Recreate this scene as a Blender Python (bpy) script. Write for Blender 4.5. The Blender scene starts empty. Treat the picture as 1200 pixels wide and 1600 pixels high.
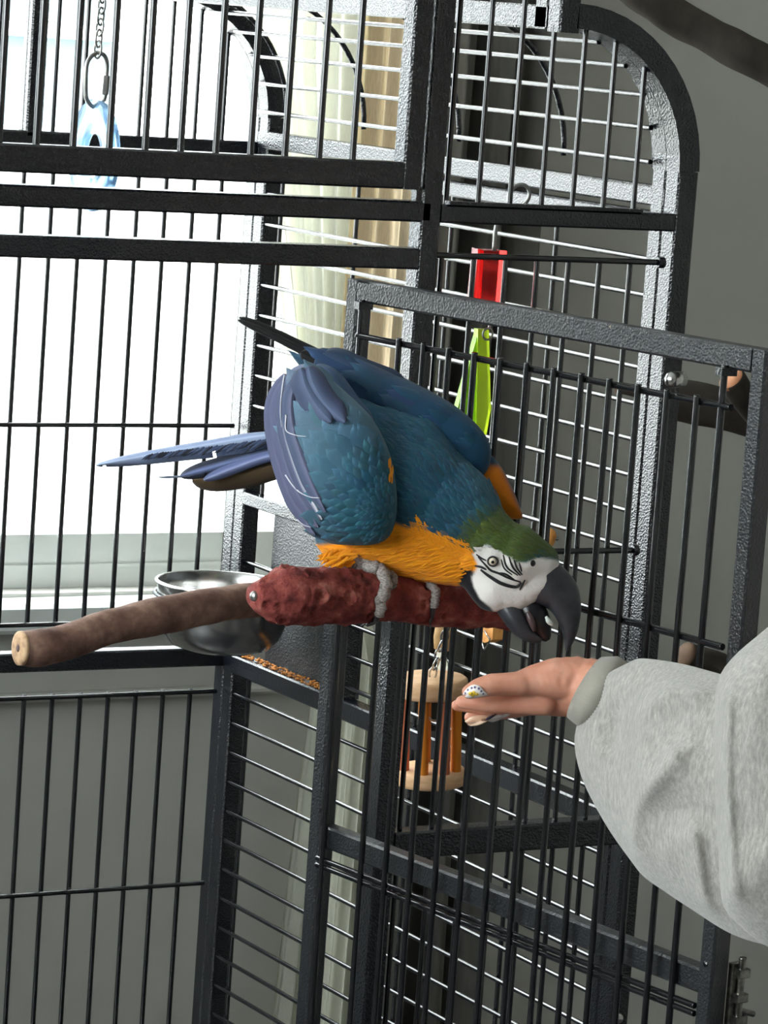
import bpy, bmesh, math, random
import numpy as np
from mathutils import Vector, Matrix
from mathutils.bvhtree import BVHTree
random.seed(7); np.random.seed(7)
scene = bpy.context.scene
COL = scene.collection

# ------------------------------------------------------------------ camera
FPX, YAW, PITCH, ROLL, CAM_H = 5540.0, 30.427, 8.03, 4.1329, 1.6
def _basis():
    a, p, r = (math.radians(v) for v in (YAW, PITCH, ROLL))
    F = np.array([math.sin(a)*math.cos(p), math.cos(a)*math.cos(p), -math.sin(p)])
    r0 = np.array([math.cos(a), -math.sin(a), 0.0]); u0 = np.cross(r0, F)
    return math.cos(r)*r0 + math.sin(r)*u0, -math.sin(r)*r0 + math.cos(r)*u0, F
CR, CU, CF = _basis()
CC = np.array([0.0, 0.0, CAM_H])
cam = bpy.data.cameras.new('camera'); camo = bpy.data.objects.new('camera', cam); COL.objects.link(camo)
M = Matrix.Identity(4)
for i in range(3):
    M[i][0], M[i][1], M[i][2], M[i][3] = CR[i], CU[i], -CF[i], CC[i]
camo.matrix_world = M
cam.sensor_fit = 'HORIZONTAL'; cam.sensor_width = 36.0; cam.lens = FPX/1200*36.0
cam.clip_start = 0.05; cam.clip_end = 200
scene.camera = camo
def ray(x, y): return CF + CR*((x-600)/FPX) - CU*((y-800)/FPX)
def on(x, y, ax, v):                       # photo pixel -> point on the plane axis = v
    d = ray(x, y); return CC + d*((v-CC[ax])/d[ax])
def at(x, y, depth): return CC + ray(x, y)*depth
def proj(P):
    d = np.array(P)-CC; z = d@CF
    return 600+FPX*(d@CR)/z, 800-FPX*(d@CU)/z, z

# ------------------------------------------------------------------ world, light, exposure
SKY = 9.0
w = bpy.data.worlds.new('sky'); scene.world = w; w.use_nodes = True
bg = w.node_tree.nodes['Background']; bg.inputs[0].default_value = (0.94, 0.97, 1.0, 1); bg.inputs[1].default_value = SKY
scene.view_settings.view_transform = 'Standard'; scene.view_settings.look = 'None'
scene.view_settings.exposure = 0.95; scene.view_settings.gamma = 1.0; scene.view_settings.use_curve_mapping = False
scene.cycles.max_bounces = 8; scene.cycles.transparent_max_bounces = 24
def portal(name, loc, direction, sx, sy):
    l = bpy.data.lights.new(name, 'AREA'); l.shape = 'RECTANGLE'; l.size = sx; l.size_y = sy; l.cycles.is_portal = True
    o = bpy.data.objects.new(name, l); COL.objects.link(o); o.location = loc
    o.rotation_euler = Vector(direction).to_track_quat('-Z', 'Y').to_euler(); return o

# ------------------------------------------------------------------ materials
def mat(name, rgb=(.5, .5, .5), rough=.5, metal=0.0, spec=.5, **kw):
    m = bpy.data.materials.new(name); m.use_nodes = True
    b = m.node_tree.nodes['Principled BSDF']
    b.inputs['Base Color'].default_value = (*rgb, 1); b.inputs['Roughness'].default_value = rough
    b.inputs['Metallic'].default_value = metal; b.inputs['Specular IOR Level'].default_value = spec
    for k, v in kw.items(): b.inputs[k.replace('_', ' ')].default_value = v
    return m
def nodes(m): return m.node_tree.nodes, m.node_tree.links, m.node_tree.nodes['Principled BSDF']
def coords(m, scale=(1, 1, 1), kind='Object'):
    n, l, b = nodes(m); t = n.new('ShaderNodeTexCoord'); mp = n.new('ShaderNodeMapping'); mp.inputs['Scale'].default_value = scale
    l.new(t.outputs[kind], mp.inputs[0]); return mp.outputs[0]
def noise(m, vec, scale, detail=4, rough=.55):
    n, l, b = nodes(m); t = n.new('ShaderNodeTexNoise'); t.inputs['Scale'].default_value = scale
    t.inputs['Detail'].default_value = detail; t.inputs['Roughness'].default_value = rough; l.new(vec, t.inputs['Vector']); return t.outputs[0]
def ramp(m, fac, stops):
    n, l, b = nodes(m); r = n.new('ShaderNodeValToRGB'); e = r.color_ramp.elements
    while len(e) < len(stops): e.new(.5)
    for i, (p, c) in enumerate(stops): e[i].position = p; e[i].color = (*c, 1)
    l.new(fac, r.inputs[0]); return r.outputs[0]
def bump(m, h, strength=.3, dist=.002):
    n, l, b = nodes(m); t = n.new('ShaderNodeBump'); t.inputs['Strength'].default_value = strength; t.inputs['Distance'].default_value = dist
    l.new(h, t.inputs['Height'])
    if b.inputs['Normal'].is_linked: l.new(b.inputs['Normal'].links[0].from_socket, t.inputs['Normal'])
    l.new(t.outputs[0], b.inputs['Normal'])
def colour(m, out): m.node_tree.links.new(out, nodes(m)[2].inputs['Base Color'])
def noisy(name, c0, c1, scale, rough=.6, stretch=(1, 1, 1), bs=.2, bd=.001, bscale=None, metal=0, spec=.4):
    m = mat(name, c0, rough, metal, spec); v = coords(m, stretch)
    f = noise(m, v, scale); colour(m, ramp(m, f, [(.3, c0), (.7, c1)]))
    bump(m, noise(m, v, bscale or scale*2), bs, bd); return m

def paint_mat(name, base, chips):
    m = mat(name, base, .26, 0, .5, IOR=1.7); v = coords(m)
    n, l, b = nodes(m)
    t = n.new('ShaderNodeTexVoronoi'); t.inputs['Scale'].default_value = 420; l.new(v, t.inputs['Vector'])
    bump(m, t.outputs[0], .35, .0012); bump(m, noise(m, v, 260, 3), .25, .001)
    if chips:
        f = noise(m, coords(m, (1, 1, .45)), 95, 5, .65)
        colour(m, ramp(m, f, [(0, base), (chips, base), (chips+.03, (.30, .25, .18))]))
    return m
PAINT = paint_mat('hammered black paint', (.004, .005, .0085), 0)
PAINT_BAR = mat('glossy black wire paint', (.005, .0055, .0075), .2, 0, .5, IOR=1.8)
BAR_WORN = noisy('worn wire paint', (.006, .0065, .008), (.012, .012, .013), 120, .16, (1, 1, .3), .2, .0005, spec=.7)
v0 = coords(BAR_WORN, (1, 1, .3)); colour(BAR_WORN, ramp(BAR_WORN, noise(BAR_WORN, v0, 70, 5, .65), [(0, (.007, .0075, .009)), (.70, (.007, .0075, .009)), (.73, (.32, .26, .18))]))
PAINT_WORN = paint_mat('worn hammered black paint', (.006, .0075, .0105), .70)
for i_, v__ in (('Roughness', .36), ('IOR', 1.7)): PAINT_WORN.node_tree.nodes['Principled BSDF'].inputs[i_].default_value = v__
STEEL = noisy('brushed steel', (.42, .42, .42), (.55, .54, .52), 60, .22, (1, 1, 6), .05, .0005, metal=1)
DULLSTEEL = noisy('dull grey steel', (.30, .30, .30), (.42, .41, .38), 90, .38, metal=1)
LATCH = noisy('tarnished latch steel', (.10, .10, .095), (.32, .31, .28), 160, .3, metal=1)
WALL = noisy('painted grey wall', (.50, .495, .46), (.52, .515, .48), 9, .75, bs=.12, bd=.0006, bscale=420, spec=.25)
TRIM = noisy('white window trim', (.72, .76, .73), (.78, .80, .77), 12, .45, bs=.03)
CEIL = noisy('white ceiling', (.75, .75, .73), (.8, .8, .78), 20, .8)
FLOOR = noisy('grey oak floor', (.085, .08, .078), (.12, .112, .105), 14, .4, (1, 12, 1))
def glass_pane():
    m = bpy.data.materials.new('window glass'); m.use_nodes = True; n, l = m.node_tree.nodes, m.node_tree.links; n.clear()
    o = n.new('ShaderNodeOutputMaterial'); mx = n.new('ShaderNodeMixShader'); t = n.new('ShaderNodeBsdfTransparent'); g = n.new('ShaderNodeBsdfGlossy')
    g.inputs['Roughness'].default_value = .02; mx.inputs[0].default_value = .05; t.inputs[0].default_value = (.95, .97, .96, 1)
    l.new(t.outputs[0], mx.inputs[1]); l.new(g.outputs[0], mx.inputs[2]); l.new(mx.outputs[0], o.inputs[0]); return m
GLASS = glass_pane()
def cloth(name, diff, trans, tfac, weave=900):
    m = bpy.data.materials.new(name); m.use_nodes = True; n, l = m.node_tree.nodes, m.node_tree.links; n.clear()
    o = n.new('ShaderNodeOutputMaterial'); mx = n.new('ShaderNodeMixShader'); d = n.new('ShaderNodeBsdfDiffuse'); t = n.new('ShaderNodeBsdfTranslucent')
    tc = n.new('ShaderNodeTexCoord'); mp = n.new('ShaderNodeMapping'); mp.inputs['Scale'].default_value = (1, 1, .12)
    ns = n.new('ShaderNodeTexNoise'); ns.inputs['Scale'].default_value = weave; l.new(tc.outputs['Object'], mp.inputs[0]); l.new(mp.outputs[0], ns.inputs['Vector'])
    r = n.new('ShaderNodeValToRGB'); r.color_ramp.elements[0].color = (*[c*.86 for c in trans], 1); r.color_ramp.elements[1].color = (*trans, 1)
    r.color_ramp.elements[0].position = .35; r.color_ramp.elements[1].position = .65
    l.new(ns.outputs[0], r.inputs[0]); l.new(r.outputs[0], t.inputs[0]); d.inputs[0].default_value = (*diff, 1); mx.inputs[0].default_value = tfac
    l.new(d.outputs[0], mx.inputs[1]); l.new(t.outputs[0], mx.inputs[2]); l.new(mx.outputs[0], o.inputs[0]); return m

# ------------------------------------------------------------------ mesh helpers
def obj(name, me, m, parent=None):
    o = bpy.data.objects.new(name, me); COL.objects.link(o)
    if m is not None and not me.materials: me.materials.append(m)
    if parent is not None: o.parent = parent
    return o
def tag(o, label=None, cat=None, group=None, kind=None):
    if label: o['label'] = label
    if cat: o['category'] = cat
    if group: o['group'] = group
    if kind: o['kind'] = kind
    return o
class MB:
    def __init__(s): s.v = []; s.f = []; s.sm = []
    def add(s, vs, fs, smooth=False):
        k = len(s.v); s.v += [tuple(float(c) for c in p) for p in vs]; s.f += [tuple(i+k for i in f) for f in fs]; s.sm += [smooth]*len(fs); return s
    def box(s, lo, hi, ch=0.0):
        lo = np.minimum(lo, hi).astype(float); hi2 = np.maximum(lo, hi).astype(float)
        lo = np.array(lo); hi = np.array(hi2); 
        if ch <= 0:
            x0, y0, z0 = lo; x1, y1, z1 = hi
            return s.add([(x0,y0,z0),(x1,y0,z0),(x1,y1,z0),(x0,y1,z0),(x0,y0,z1),(x1,y0,z1),(x1,y1,z1),(x0,y1,z1)],
                         [(0,3,2,1),(4,5,6,7),(0,1,5,4),(1,2,6,5),(2,3,7,6),(3,0,4,7)])
        ax = int(np.argmax(hi-lo)); u, v = [i for i in range(3) if i != ax]
        if ax == 1: u, v = 2, 0
        prof = [(lo[u]+ch, lo[v]), (hi[u]-ch, lo[v]), (hi[u], lo[v]+ch), (hi[u], hi[v]-ch), (hi[u]-ch, hi[v]), (lo[u]+ch, hi[v]), (lo[u], hi[v]-ch), (lo[u], lo[v]+ch)]
        vs = []
        for e in (lo[ax], hi[ax]):
            for (a, b) in prof:
                p = [0, 0, 0]; p[ax] = e; p[u] = a; p[v] = b; vs.append(p)
        fs = [tuple(range(7, -1, -1)), tuple(range(8, 16))] + [(i, (i+1) % 8, 8+(i+1) % 8, 8+i) for i in range(8)]
        return s.add(vs, fs)
    def tube(s, pts, r, n=8, cap=True, smooth=True, up=None, squash=1.0):
        pts = [np.array(p, float) for p in pts]
        if len(pts) == 2 and np.isscalar(r):
            d_ = pts[1]-pts[0]; L_ = np.linalg.norm(d_); e_ = d_/L_*min(.0012, .2*L_); pts = [pts[0], pts[0]+e_, pts[1]-e_, pts[1]]
        k = len(pts)
        rs = [r]*k if np.isscalar(r) else list(r)
        tang = [pts[min(i+1, k-1)]-pts[max(i-1, 0)] for i in range(k)]
        t0 = tang[0]/np.linalg.norm(tang[0])
        a = np.array(up, float) if up is not None else (np.array([0, 0, 1.0]) if abs(t0[2]) < .9 else np.array([1.0, 0, 0]))
        vs = []
        for p, t, rr in zip(pts, tang, rs):
            t = t/np.linalg.norm(t); b = np.cross(t, a); b /= np.linalg.norm(b); a = np.cross(b, t)
            for j in range(n):
                q = 2*math.pi*(j+.5)/n; vs.append(p+rr*(math.cos(q)*b+squash*math.sin(q)*a))
        fs = [(i*n+j, i*n+(j+1) % n, (i+1)*n+(j+1) % n, (i+1)*n+j) for i in range(k-1) for j in range(n)]
        s.add(vs, fs, smooth)
        if cap: s.add(vs[:n], [tuple(range(n-1, -1, -1))]); s.add(vs[-n:], [tuple(range(n))])
        return s
    def sqtube(s, pts, normal, wn, wb):      # rectangular tube swept along a planar path; wn = size along the plane normal
        pts = [np.array(p, float) for p in pts]; nn = np.array(normal, float); k = len(pts); vs = []
        for i, p in enumerate(pts):
            t = pts[min(i+1, k-1)]-pts[max(i-1, 0)]; t /= np.linalg.norm(t); b = np.cross(nn, t)
            for (su, sv) in ((-.5, -.5), (.5, -.5), (.5, .5), (-.5, .5)): vs.append(p+nn*wn*su+b*wb*sv)
        fs = [(i*4+j, i*4+(j+1) % 4, (i+1)*4+(j+1) % 4, (i+1)*4+j) for i in range(k-1) for j in range(4)]
        return s.add(vs, fs+[(3, 2, 1, 0), tuple((k-1)*4+j for j in range(4))])
    def lathe(s, prof, c, n=32, axis=(0, 0, 1), closed=False, smooth=True):
        ax = np.array(axis, float); ax /= np.linalg.norm(ax); e = np.array([1, 0, 0.]) if abs(ax[0]) < .9 else np.array([0, 1., 0])
        u = np.cross(ax, e); u /= np.linalg.norm(u); v = np.cross(ax, u); c = np.array(c, float)
        vs = [c+ax*h+r*(math.cos(2*math.pi*j/n)*u+math.sin(2*math.pi*j/n)*v) for (r, h) in prof for j in range(n)]
        k = len(prof); R = range(k if closed else k-1)
        fs = [(i*n+j, i*n+(j+1) % n, ((i+1) % k)*n+(j+1) % n, ((i+1) % k)*n+j) for i in R for j in range(n)]
        if not closed: fs += [tuple(range(n-1, -1, -1)), tuple((k-1)*n+j for j in range(n))]
        return s.add(vs, fs, smooth)
    def torus(s, c, u, v, R, r, n=28, m=8, ru=1.0, a0=0, a1=2*math.pi):
        c, u, v = (np.array(q, float) for q in (c, u, v)); full = abs(a1-a0-2*math.pi) < 1e-6
        pts = [c+R*(math.cos(a)*u+ru*math.sin(a)*v) for a in np.linspace(a0, a1, n+1)[:None if not full else -1]]
        if not full: return s.tube(pts, r, m, up=np.cross(u, v))
        w_ = np.cross(u, v); k = len(pts); vs = []
        for i, p in enumerate(pts):
            t = pts[(i+1) % k]-pts[i-1]; t /= np.linalg.norm(t); b = np.cross(t, w_)
            for j in range(m): q = 2*math.pi*j/m; vs.append(p+r*(math.cos(q)*b+math.sin(q)*w_))
        return s.add(vs, [(i*m+j, i*m+(j+1) % m, ((i+1) % k)*m+(j+1) % m, ((i+1) % k)*m+j) for i in range(k) for j in range(m)], True)
    def mesh(s, name):
        me = bpy.data.meshes.new(name); me.from_pydata(s.v, [], s.f); me.polygons.foreach_set('use_smooth', s.sm); me.update()
        bm = bmesh.new(); bm.from_mesh(me); bmesh.ops.remove_doubles(bm, verts=bm.verts, dist=1e-6); bmesh.ops.recalc_face_normals(bm, faces=bm.faces); bm.to_mesh(me); bm.free(); return me
    def build(s, name, m, parent=None): return obj(name, s.mesh(name), m, parent)
def empty(name, loc=(0, 0, 0)):
    o = bpy.data.objects.new(name, None); COL.objects.link(o); o.location = loc; o.empty_display_size = .05; return o
def keep(o, parent):                       # parent without moving
    o.parent = parent; o.matrix_parent_inverse = Matrix.Translation(-Vector(parent.location)); return o
def thing(name, loc, label, cat, group=None): return tag(empty(name, tuple(float(c) for c in loc)), label, cat, group)
def part(mb, name, m, parent):
    o = mb.build(name, m); return keep(o, parent) if parent.type == 'EMPTY' else keep2(o, parent)
def keep2(o, parent):                      # sub-part of a mesh part whose own location is the origin
    o.parent = parent; return o
def spline(P, n=8):
    P = [np.array(p, float) for p in P]; out = []
    Q = [2*P[0]-P[1]]+P+[2*P[-1]-P[-2]]
    for i in range(1, len(Q)-2):
        a, b, c, d = Q[i-1:i+3]
        for t in np.linspace(0, 1, n, endpoint=False):
            out.append(.5*((2*b)+(c-a)*t+(2*a-5*b+4*c-d)*t*t+(3*b-a-3*c+d)*t**3))
    return out+[P[-1]]

# ================================================================== ROOM
XL, XR, YN, YW, ZC = -1.5, 4.0, -1.6, 4.24, 2.55
WT = .14
SZ0, SZ1 = 1.3, 2.45
SY0, SY1 = 1.0, 4.0                            # window in the left wall
XWIN0 = 0.72                                   # window left end (outside the frame)
XWIN1 = on(484, 1200, 1, YW)[0]                # window right end
XDOOR = on(640, 300, 1, YW)[0]                 # glazed door right end
ZSILL = on(150, 925, 1, YW)[2]; ZTOP = 2.25
def struct(mb, name, m, parent=None):
    o = mb.build(name, m, parent)
    if parent is None: o['kind'] = 'structure'
    return o
struct(MB().box((XL-.2, YN-.2, -.12), (XR+.2, YW+WT, 0)), 'floor', FLOOR)
struct(MB().box((XL-.2, YN-.2, ZC), (XR+.2, YW+WT, ZC+.1)), 'ceiling', CEIL)
wb = MB()
wb.box((XL, YW, 0), (XWIN0, YW+WT, ZC)).box((XWIN0, YW, 0), (XWIN1, YW+WT, ZSILL)).box((XWIN0, YW, ZTOP), (XDOOR, YW+WT, ZC)).box((XDOOR, YW, 0), (XR, YW+WT, ZC))
struct(wb, 'wall_back', WALL)
struct(MB().box((XR, YN, 0), (XR+WT, YW+WT, ZC)), 'wall_right', WALL)
struct(MB().box((XL-WT, YN-WT, 0), (XR+WT, YN, ZC)), 'wall_front', WALL)
wl = MB(); wl.box((XL-WT, YN, 0), (XL, YW+WT, SZ0)).box((XL-WT, YN, SZ1), (XL, YW+WT, ZC)).box((XL-WT, YN, SZ0), (XL, SY0, SZ1)).box((XL-WT, SY1, SZ0), (XL, YW+WT, SZ1))
struct(wl, 'wall_left', WALL)
# window_1: picture window beside the cage
fr = MB(); XM = on(352, 700, 1, YW+.05)[0]
for (x0, x1, z0, z1) in ((XWIN0, XWIN1, ZSILL, on(150, 832, 1, YW+.05)[2]), (XWIN0, XWIN1, ZTOP-.06, ZTOP), (XWIN0, XWIN0+.06, ZSILL, ZTOP), (XM, XM+.05, ZSILL, ZTOP)):
    fr.box((x0, YW+.04, z0), (x1, YW+.10, z1))
win = struct(fr, 'window_1', TRIM)
zf = on(150, 832, 1, YW+.05)[2]
for (x0, x1) in ((XWIN0+.06, XM), (XM+.05, XWIN1-.05)):
    MB().box((x0, YW+.066, zf), (x1, YW+.07, ZTOP-.06)).build('pane', GLASS, win)
MB().box((XWIN0, YW+.036, zf-.045), (XM+.05, YW+.04, zf-.041)).build('bead', TRIM, win)
struct(MB().box((XWIN0-.05, YW-.055, ZSILL-.045), (XWIN1-.075, YW+.04, ZSILL-.005), .006), 'window_sill', TRIM)
struct(MB().box((XWIN0-.02, YW-.016, ZSILL-.075), (XWIN1-.09, YW, ZSILL-.045)), 'trim_1', WALL)
struct(MB().box((XWIN0-.3, YW-.022, on(150, 1076, 1, YW)[2]-.012), (XWIN1-.03, YW, on(150, 1076, 1, YW)[2]), .004), 'trim_2', WALL)
gd = MB()
for (x0, x1, z0, z1) in ((XWIN1, XDOOR, 0.0, .09), (XWIN1, XDOOR, ZTOP-.06, ZTOP), (XWIN1-.04, XWIN1+.02, 0, ZTOP), (XDOOR-.05, XDOOR, 0, ZTOP)):
    gd.box((x0, YW+.04, z0), (x1, YW+.10, z1))
gdo = struct(gd, 'door_1', TRIM)
MB().box((XWIN1+.02, YW+.066, .09), (XDOOR-.05, YW+.07, ZTOP-.06)).build('pane', GLASS, gdo)
# window_2 in the left wall
f2 = MB()
for (y0, y1, z0, z1) in ((SY0, SY1, SZ0, SZ0+.06), (SY0, SY1, SZ1-.06, SZ1), (SY0, SY0+.07, SZ0, SZ1), (SY1-.07, SY1, SZ0, SZ1), (2.97, 3.03, SZ0, SZ1)): f2.box((XL-.09, y0, z0), (XL-.03, y1, z1))
w2 = struct(f2, 'window_2', TRIM)
for (y0, y1) in ((SY0+.07, 2.97), (3.03, SY1-.07)): MB().box((XL-.062, y0, SZ0+.06), (XL-.058, y1, SZ1-.06)).build('pane', GLASS, w2)
portal('window_daylight', ((XWIN0+XDOOR)/2, YW+.12, (ZTOP)/2+.0), (0, -1, 0), XDOOR-XWIN0, ZTOP)
portal('window_left_offscreen', (XL-.12, (SY0+SY1)/2, (SZ0+SZ1)/2), (1, 0, 0), SZ1-SZ0, SY1-SY0)

# outside, washed out by the daylight
GRASS = noisy('pale paving', (.5, .5, .48), (.6, .6, .57), 3, .8)
struct(MB().box((-14, YW+WT+.02, -.4), (22, 32, -.14)), 'ground_outside', GRASS)
SID = noisy('blue grey siding', (.115, .15, .165), (.13, .165, .18), 5, .7)
hx1 = on(178, 100, 1, 14.0)[0]; EAVE = noisy('white eaves', (.6, .62, .62), (.66, .68, .68), 6, .6); nh = thing('neighbour_house', (hx1-3.5, 14, -.14), 'pale blue neighbouring house far outside the window', 'house')
zlo = on(90, 200, 1, 13.9)[2]
part(MB().box((hx1-8, 14, zlo), (hx1, 19, 5.2)), 'wall', SID, nh)
part(MB().box((hx1-8, 14, -.14), (hx1, 19, zlo)), 'plinth_wall', EAVE, nh)
part(MB().box((hx1-8, 13.9, on(90, 60, 1, 13.9)[2]), (hx1, 14, on(90, 38, 1, 13.9)[2])), 'trim_board', EAVE, nh)
part(MB().box((hx1-8, 13.9, on(90, 200, 1, 13.9)[2]-.5), (hx1+.1, 14, on(90, 200, 1, 13.9)[2])), 'porch_band', EAVE, nh)
FENCE = noisy('weathered white fence', (.55, .55, .55), (.62, .62, .62), 8, .7)
fz = on(200, 565, 1, 11.0)[2]
fn = thing('garden_fence', (4, 11, -.14), 'washed out pale garden fence outside the window', 'fence')
part(MB().box((-4, 11.0, fz-.06), (10, 11.03, fz)), 'rail', EAVE, fn)
brd = MB().box((0, 0, 0), (.3, .03, fz+.14-.05)).mesh('board')
for i in range(44):
    o = obj('board', brd, FENCE); o.location = (-4+i*.32, 11.03, -.14); keep(o, fn)

# added dark cabinet shape outside the frame, blocks bright wall reflections in the door
BLOCKER = noisy('dark blocker veneer', (.028, .02, .016), (.045, .033, .026), 20, .5, (1, 1, .1))
wd_ = thing('reflection_blocker', (.05, 4.1, 0), 'shallow dark walnut wardrobe in the room corner left of the window', 'reflection_blocker')
part(MB().box((-.45, 4.0, 0), (.56, YW-.03, 2.1), .004), 'carcass', BLOCKER, wd_)
for (x0, x1, hx) in ((-.44, .055, .03), (.065, .55, .09)):
    dr_ = part(MB().box((x0, 3.978, .08), (x1, 3.999, 2.08), .003), 'door', BLOCKER, wd_)
    MB().tube([(hx, 3.967, 1.0), (hx, 3.967, 1.15)], .006, 10).build('handle', STEEL, dr_)

# curtains
def curtain(name, left, right, y0, amp, nw, m, nz=40, nx=110, zmin=.03):
    V = []; zs = np.linspace(2.2, zmin, nz)
    for z in zs:
        a, b = left(z), right(z)
        for i in range(nx):
            t = i/(nx-1); ph = t*nw*2*math.pi
            V.append((a+(b-a)*t, y0+amp*math.sin(ph+.6*math.sin(z*2))+.35*amp*math.sin(2.3*ph+1+z), z))
    F = [(j*nx+i, j*nx+i+1, (j+1)*nx+i+1, (j+1)*nx+i) for j in range(nz-1) for i in range(nx-1)]
    return MB().add(V, F, True).build(name, m)
SHEER = cloth('white sheer voile', (.70, .70, .63), (.74, .73, .62), .5)
LINEN = cloth('tan linen', (.17, .16, .145), (.98, .80, .56), .78, 500)
YS, YD = YW-.05, YW-.085
pl = [on(x, y, 1, YS) for (x, y) in ((372, 60), (434, 431), (449, 562), (485, 950), (494, 1080), (474, 1215), (428, 1600))]
zz = [p[2] for p in pl][::-1]; xx = [p[0] for p in pl][::-1]
xr = on(628, 600, 1, YS)[0]; xl_ = on(556, 300, 1, YS)[0]; zlin = float(on(560, 880, 1, YW-.085)[2])
sh = curtain('sheer_curtain', lambda z: float(np.interp(z, zz, xx)), lambda z: float(np.interp(z, [zlin-.12, zlin], [xr, xl_])), YS, .012, 5, SHEER)
tag(sh, 'white sheer curtain tied back beside the bright window', 'curtain')
xa, xm, xb = on(553, 300, 1, YD)[0], on(650, 300, 1, YD)[0], on(842, 300, 1, YD)[0]
dr = curtain('linen_curtain', lambda z: xa, lambda z: xm, YD, .012, 2.6, LINEN, zmin=float(on(560, 880, 1, YD)[2]))
tag(dr, 'short tan linen curtain glowing with daylight, between sheer curtain and dark unlit part', 'curtain')
UNLIT_CLOTH = noisy('dark unlit curtain cloth', (.115, .112, .10), (.135, .13, .118), 40, .9, (1, 1, .1), .3, .0008, 700, spec=.1)  # shade of the unlit curtain folds is put into this dark cloth colour
dk = curtain('unlit_curtain', lambda z: xm+.004, lambda z: xb, YD-.012, .026, 3.1, UNLIT_CLOTH)
tag(dk, 'dark grey cloth standing for the unlit curtain folds against the grey wall', 'curtain')
rod = thing('curtain_rod', (1.7, YW-.1, 2.23), 'dark curtain rod above the window and glazed door', 'curtain rod')
part(MB().tube([(.05, YW-.1, 2.23), (xb+.1, YW-.1, 2.23)], .012, 12), 'rod', PAINT, rod)
for xx_ in (.3, 1.6, xb): part(MB().box((xx_-.01, YW-.1, 2.22), (xx_+.01, YW, 2.24)), 'bracket', PAINT, rod)

# ================================================================== CAGE
XP, YF, YB, S = 2.105, 3.017, 3.945, .0381
R_ = .0028
XC = 0.98                                      # left end of the cage (outside the frame)
cage = thing('bird_cage', (1.5, 3.48, 0), 'large black hammered metal parrot cage with domed top and open door', 'bird cage')
Z0C = .16
T = .024
_rodcache = {}
def bar(p, q, parent, r=R_, m=PAINT_BAR, name='bar'):
    p, q = Vector(p), Vector(q); L = round((q-p).length, 4); key = (L, r, m.name)
    if key not in _rodcache: _rodcache[key] = MB().tube([(0, 0, 0), (0, 0, L)], r, 8).mesh('bar'); _rodcache[key].materials.append(m)
    o = obj(name, _rodcache[key], None); o.location = p; o.rotation_mode = 'QUATERNION'; o.rotation_quaternion = (q-p).to_track_quat('Z', 'Y')
    o.parent = parent
    return o
def panel(mb, name, m=PAINT):
    o = mb.build(name, m); keep(o, cage); return o
# the panels are meshes in world coordinates; cage empty sits at its base, so children are offset by keep()
def fr_(lo, hi, ch=.002): return (lo, hi, ch)
XA, ZA, RA = 1.956, 1.458, .163                # dome arch centre and outer radius
def arch_pts(y, r, n=14, a1=90): return [(XA+r*math.cos(math.radians(a)), y, ZA+r*math.sin(math.radians(a))) for a in np.linspace(0, a1, n)]
# --- front panel frame
fp = MB()
xpost = (2.094, 2.119)
fp.box((xpost[0], YF, Z0C), (xpost[1], YF+T, ZA), .002)
fp.sqtube(arch_pts(YF+T/2, RA-.0125), (0, 1, 0), T, .025)
fp.box((1.9345, YF, ZA+RA-.03), (1.959, YF+T, 1.86), .002)
fp.box((1.7905, YF, Z0C), (1.8135, YF+T, 1.86), .002)                       # centre post
fp.box((XC, YF, 1.396), (1.80, YF+T, 1.4165), .002)                         # beam under the dome
fp.box((1.8135, YF, 1.396), (xpost[0], YF+T, 1.4145), .002)
fp.box((XC, YF, 1.349), (1.7905, YF+T, 1.370), .002)                        # door head beam
fp.box((1.8135, YF, .748), (xpost[0], YF+T, .776), .002)                    # lower beam
fp.box((XC, YF, Z0C), (XC+.025, YF+T, 1.86), .002)
fp.box((XC, YF, Z0C), (xpost[1], YF+T, Z0C+.03), .002)
fp.box((XC, YF, 1.84), (1.959, YF+T, 1.862), .002)
fp.box((1.822, YF-.002, 1.4145), (2.052, YF+.010, 1.418))                   # ledge strip
front = panel(fp, 'front_panel')
def sub(o, parent): o.parent = parent; return o
for i in range(7):                                                        # bars in the dome front, right of the post
    x = 1.8245+i*.0374; zt = 1.86 if x < 1.936 else ZA+math.sqrt(max(0, (RA-.022)**2-(x-XA)**2))
    bar((x, YF+.012, 1.41), (x, YF+.012, zt), front)
zr = on(800, 403, 1, YF)[2]
bar((1.81, YF+.004, zr), (2.078, YF+.004, zr), front, .0032, name='rail')
MB().tube([(2.078, YF+.004, zr), (2.086, YF+.004, zr)], .006, 10).build('end_nub', PAINT, front)
for i in range(7): bar((1.823+i*.0377, YF+.010, .776), (1.823+i*.0377, YF+.010, zr), front)
zr2 = on(960, 861, 1, YF)[2]
bar((1.81, YF+.004, zr2), (2.078, YF+.004, zr2), front, .0032, name='rail')
MB().tube([(2.076, YF+.004, zr2), (2.083, YF+.004, zr2)], .006, 10).build('end_nub', PAINT, front)
for i in range(7): bar((1.823+i*.0377, YF+.010, Z0C+.03), (1.823+i*.0377, YF+.010, .75), front)
for (px, py, r) in ((966, 1592, .0065), (1050, 593, .0075)):
    p = on(px, py, 1, YF-.0005)
    if px < 1000:
        b = MB().lathe([(.0001, -.003), (r*.6, -.0028), (r, -.001), (r, .002)], p, 16, (0, 1, 0)).build('screw', STEEL, front)
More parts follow.
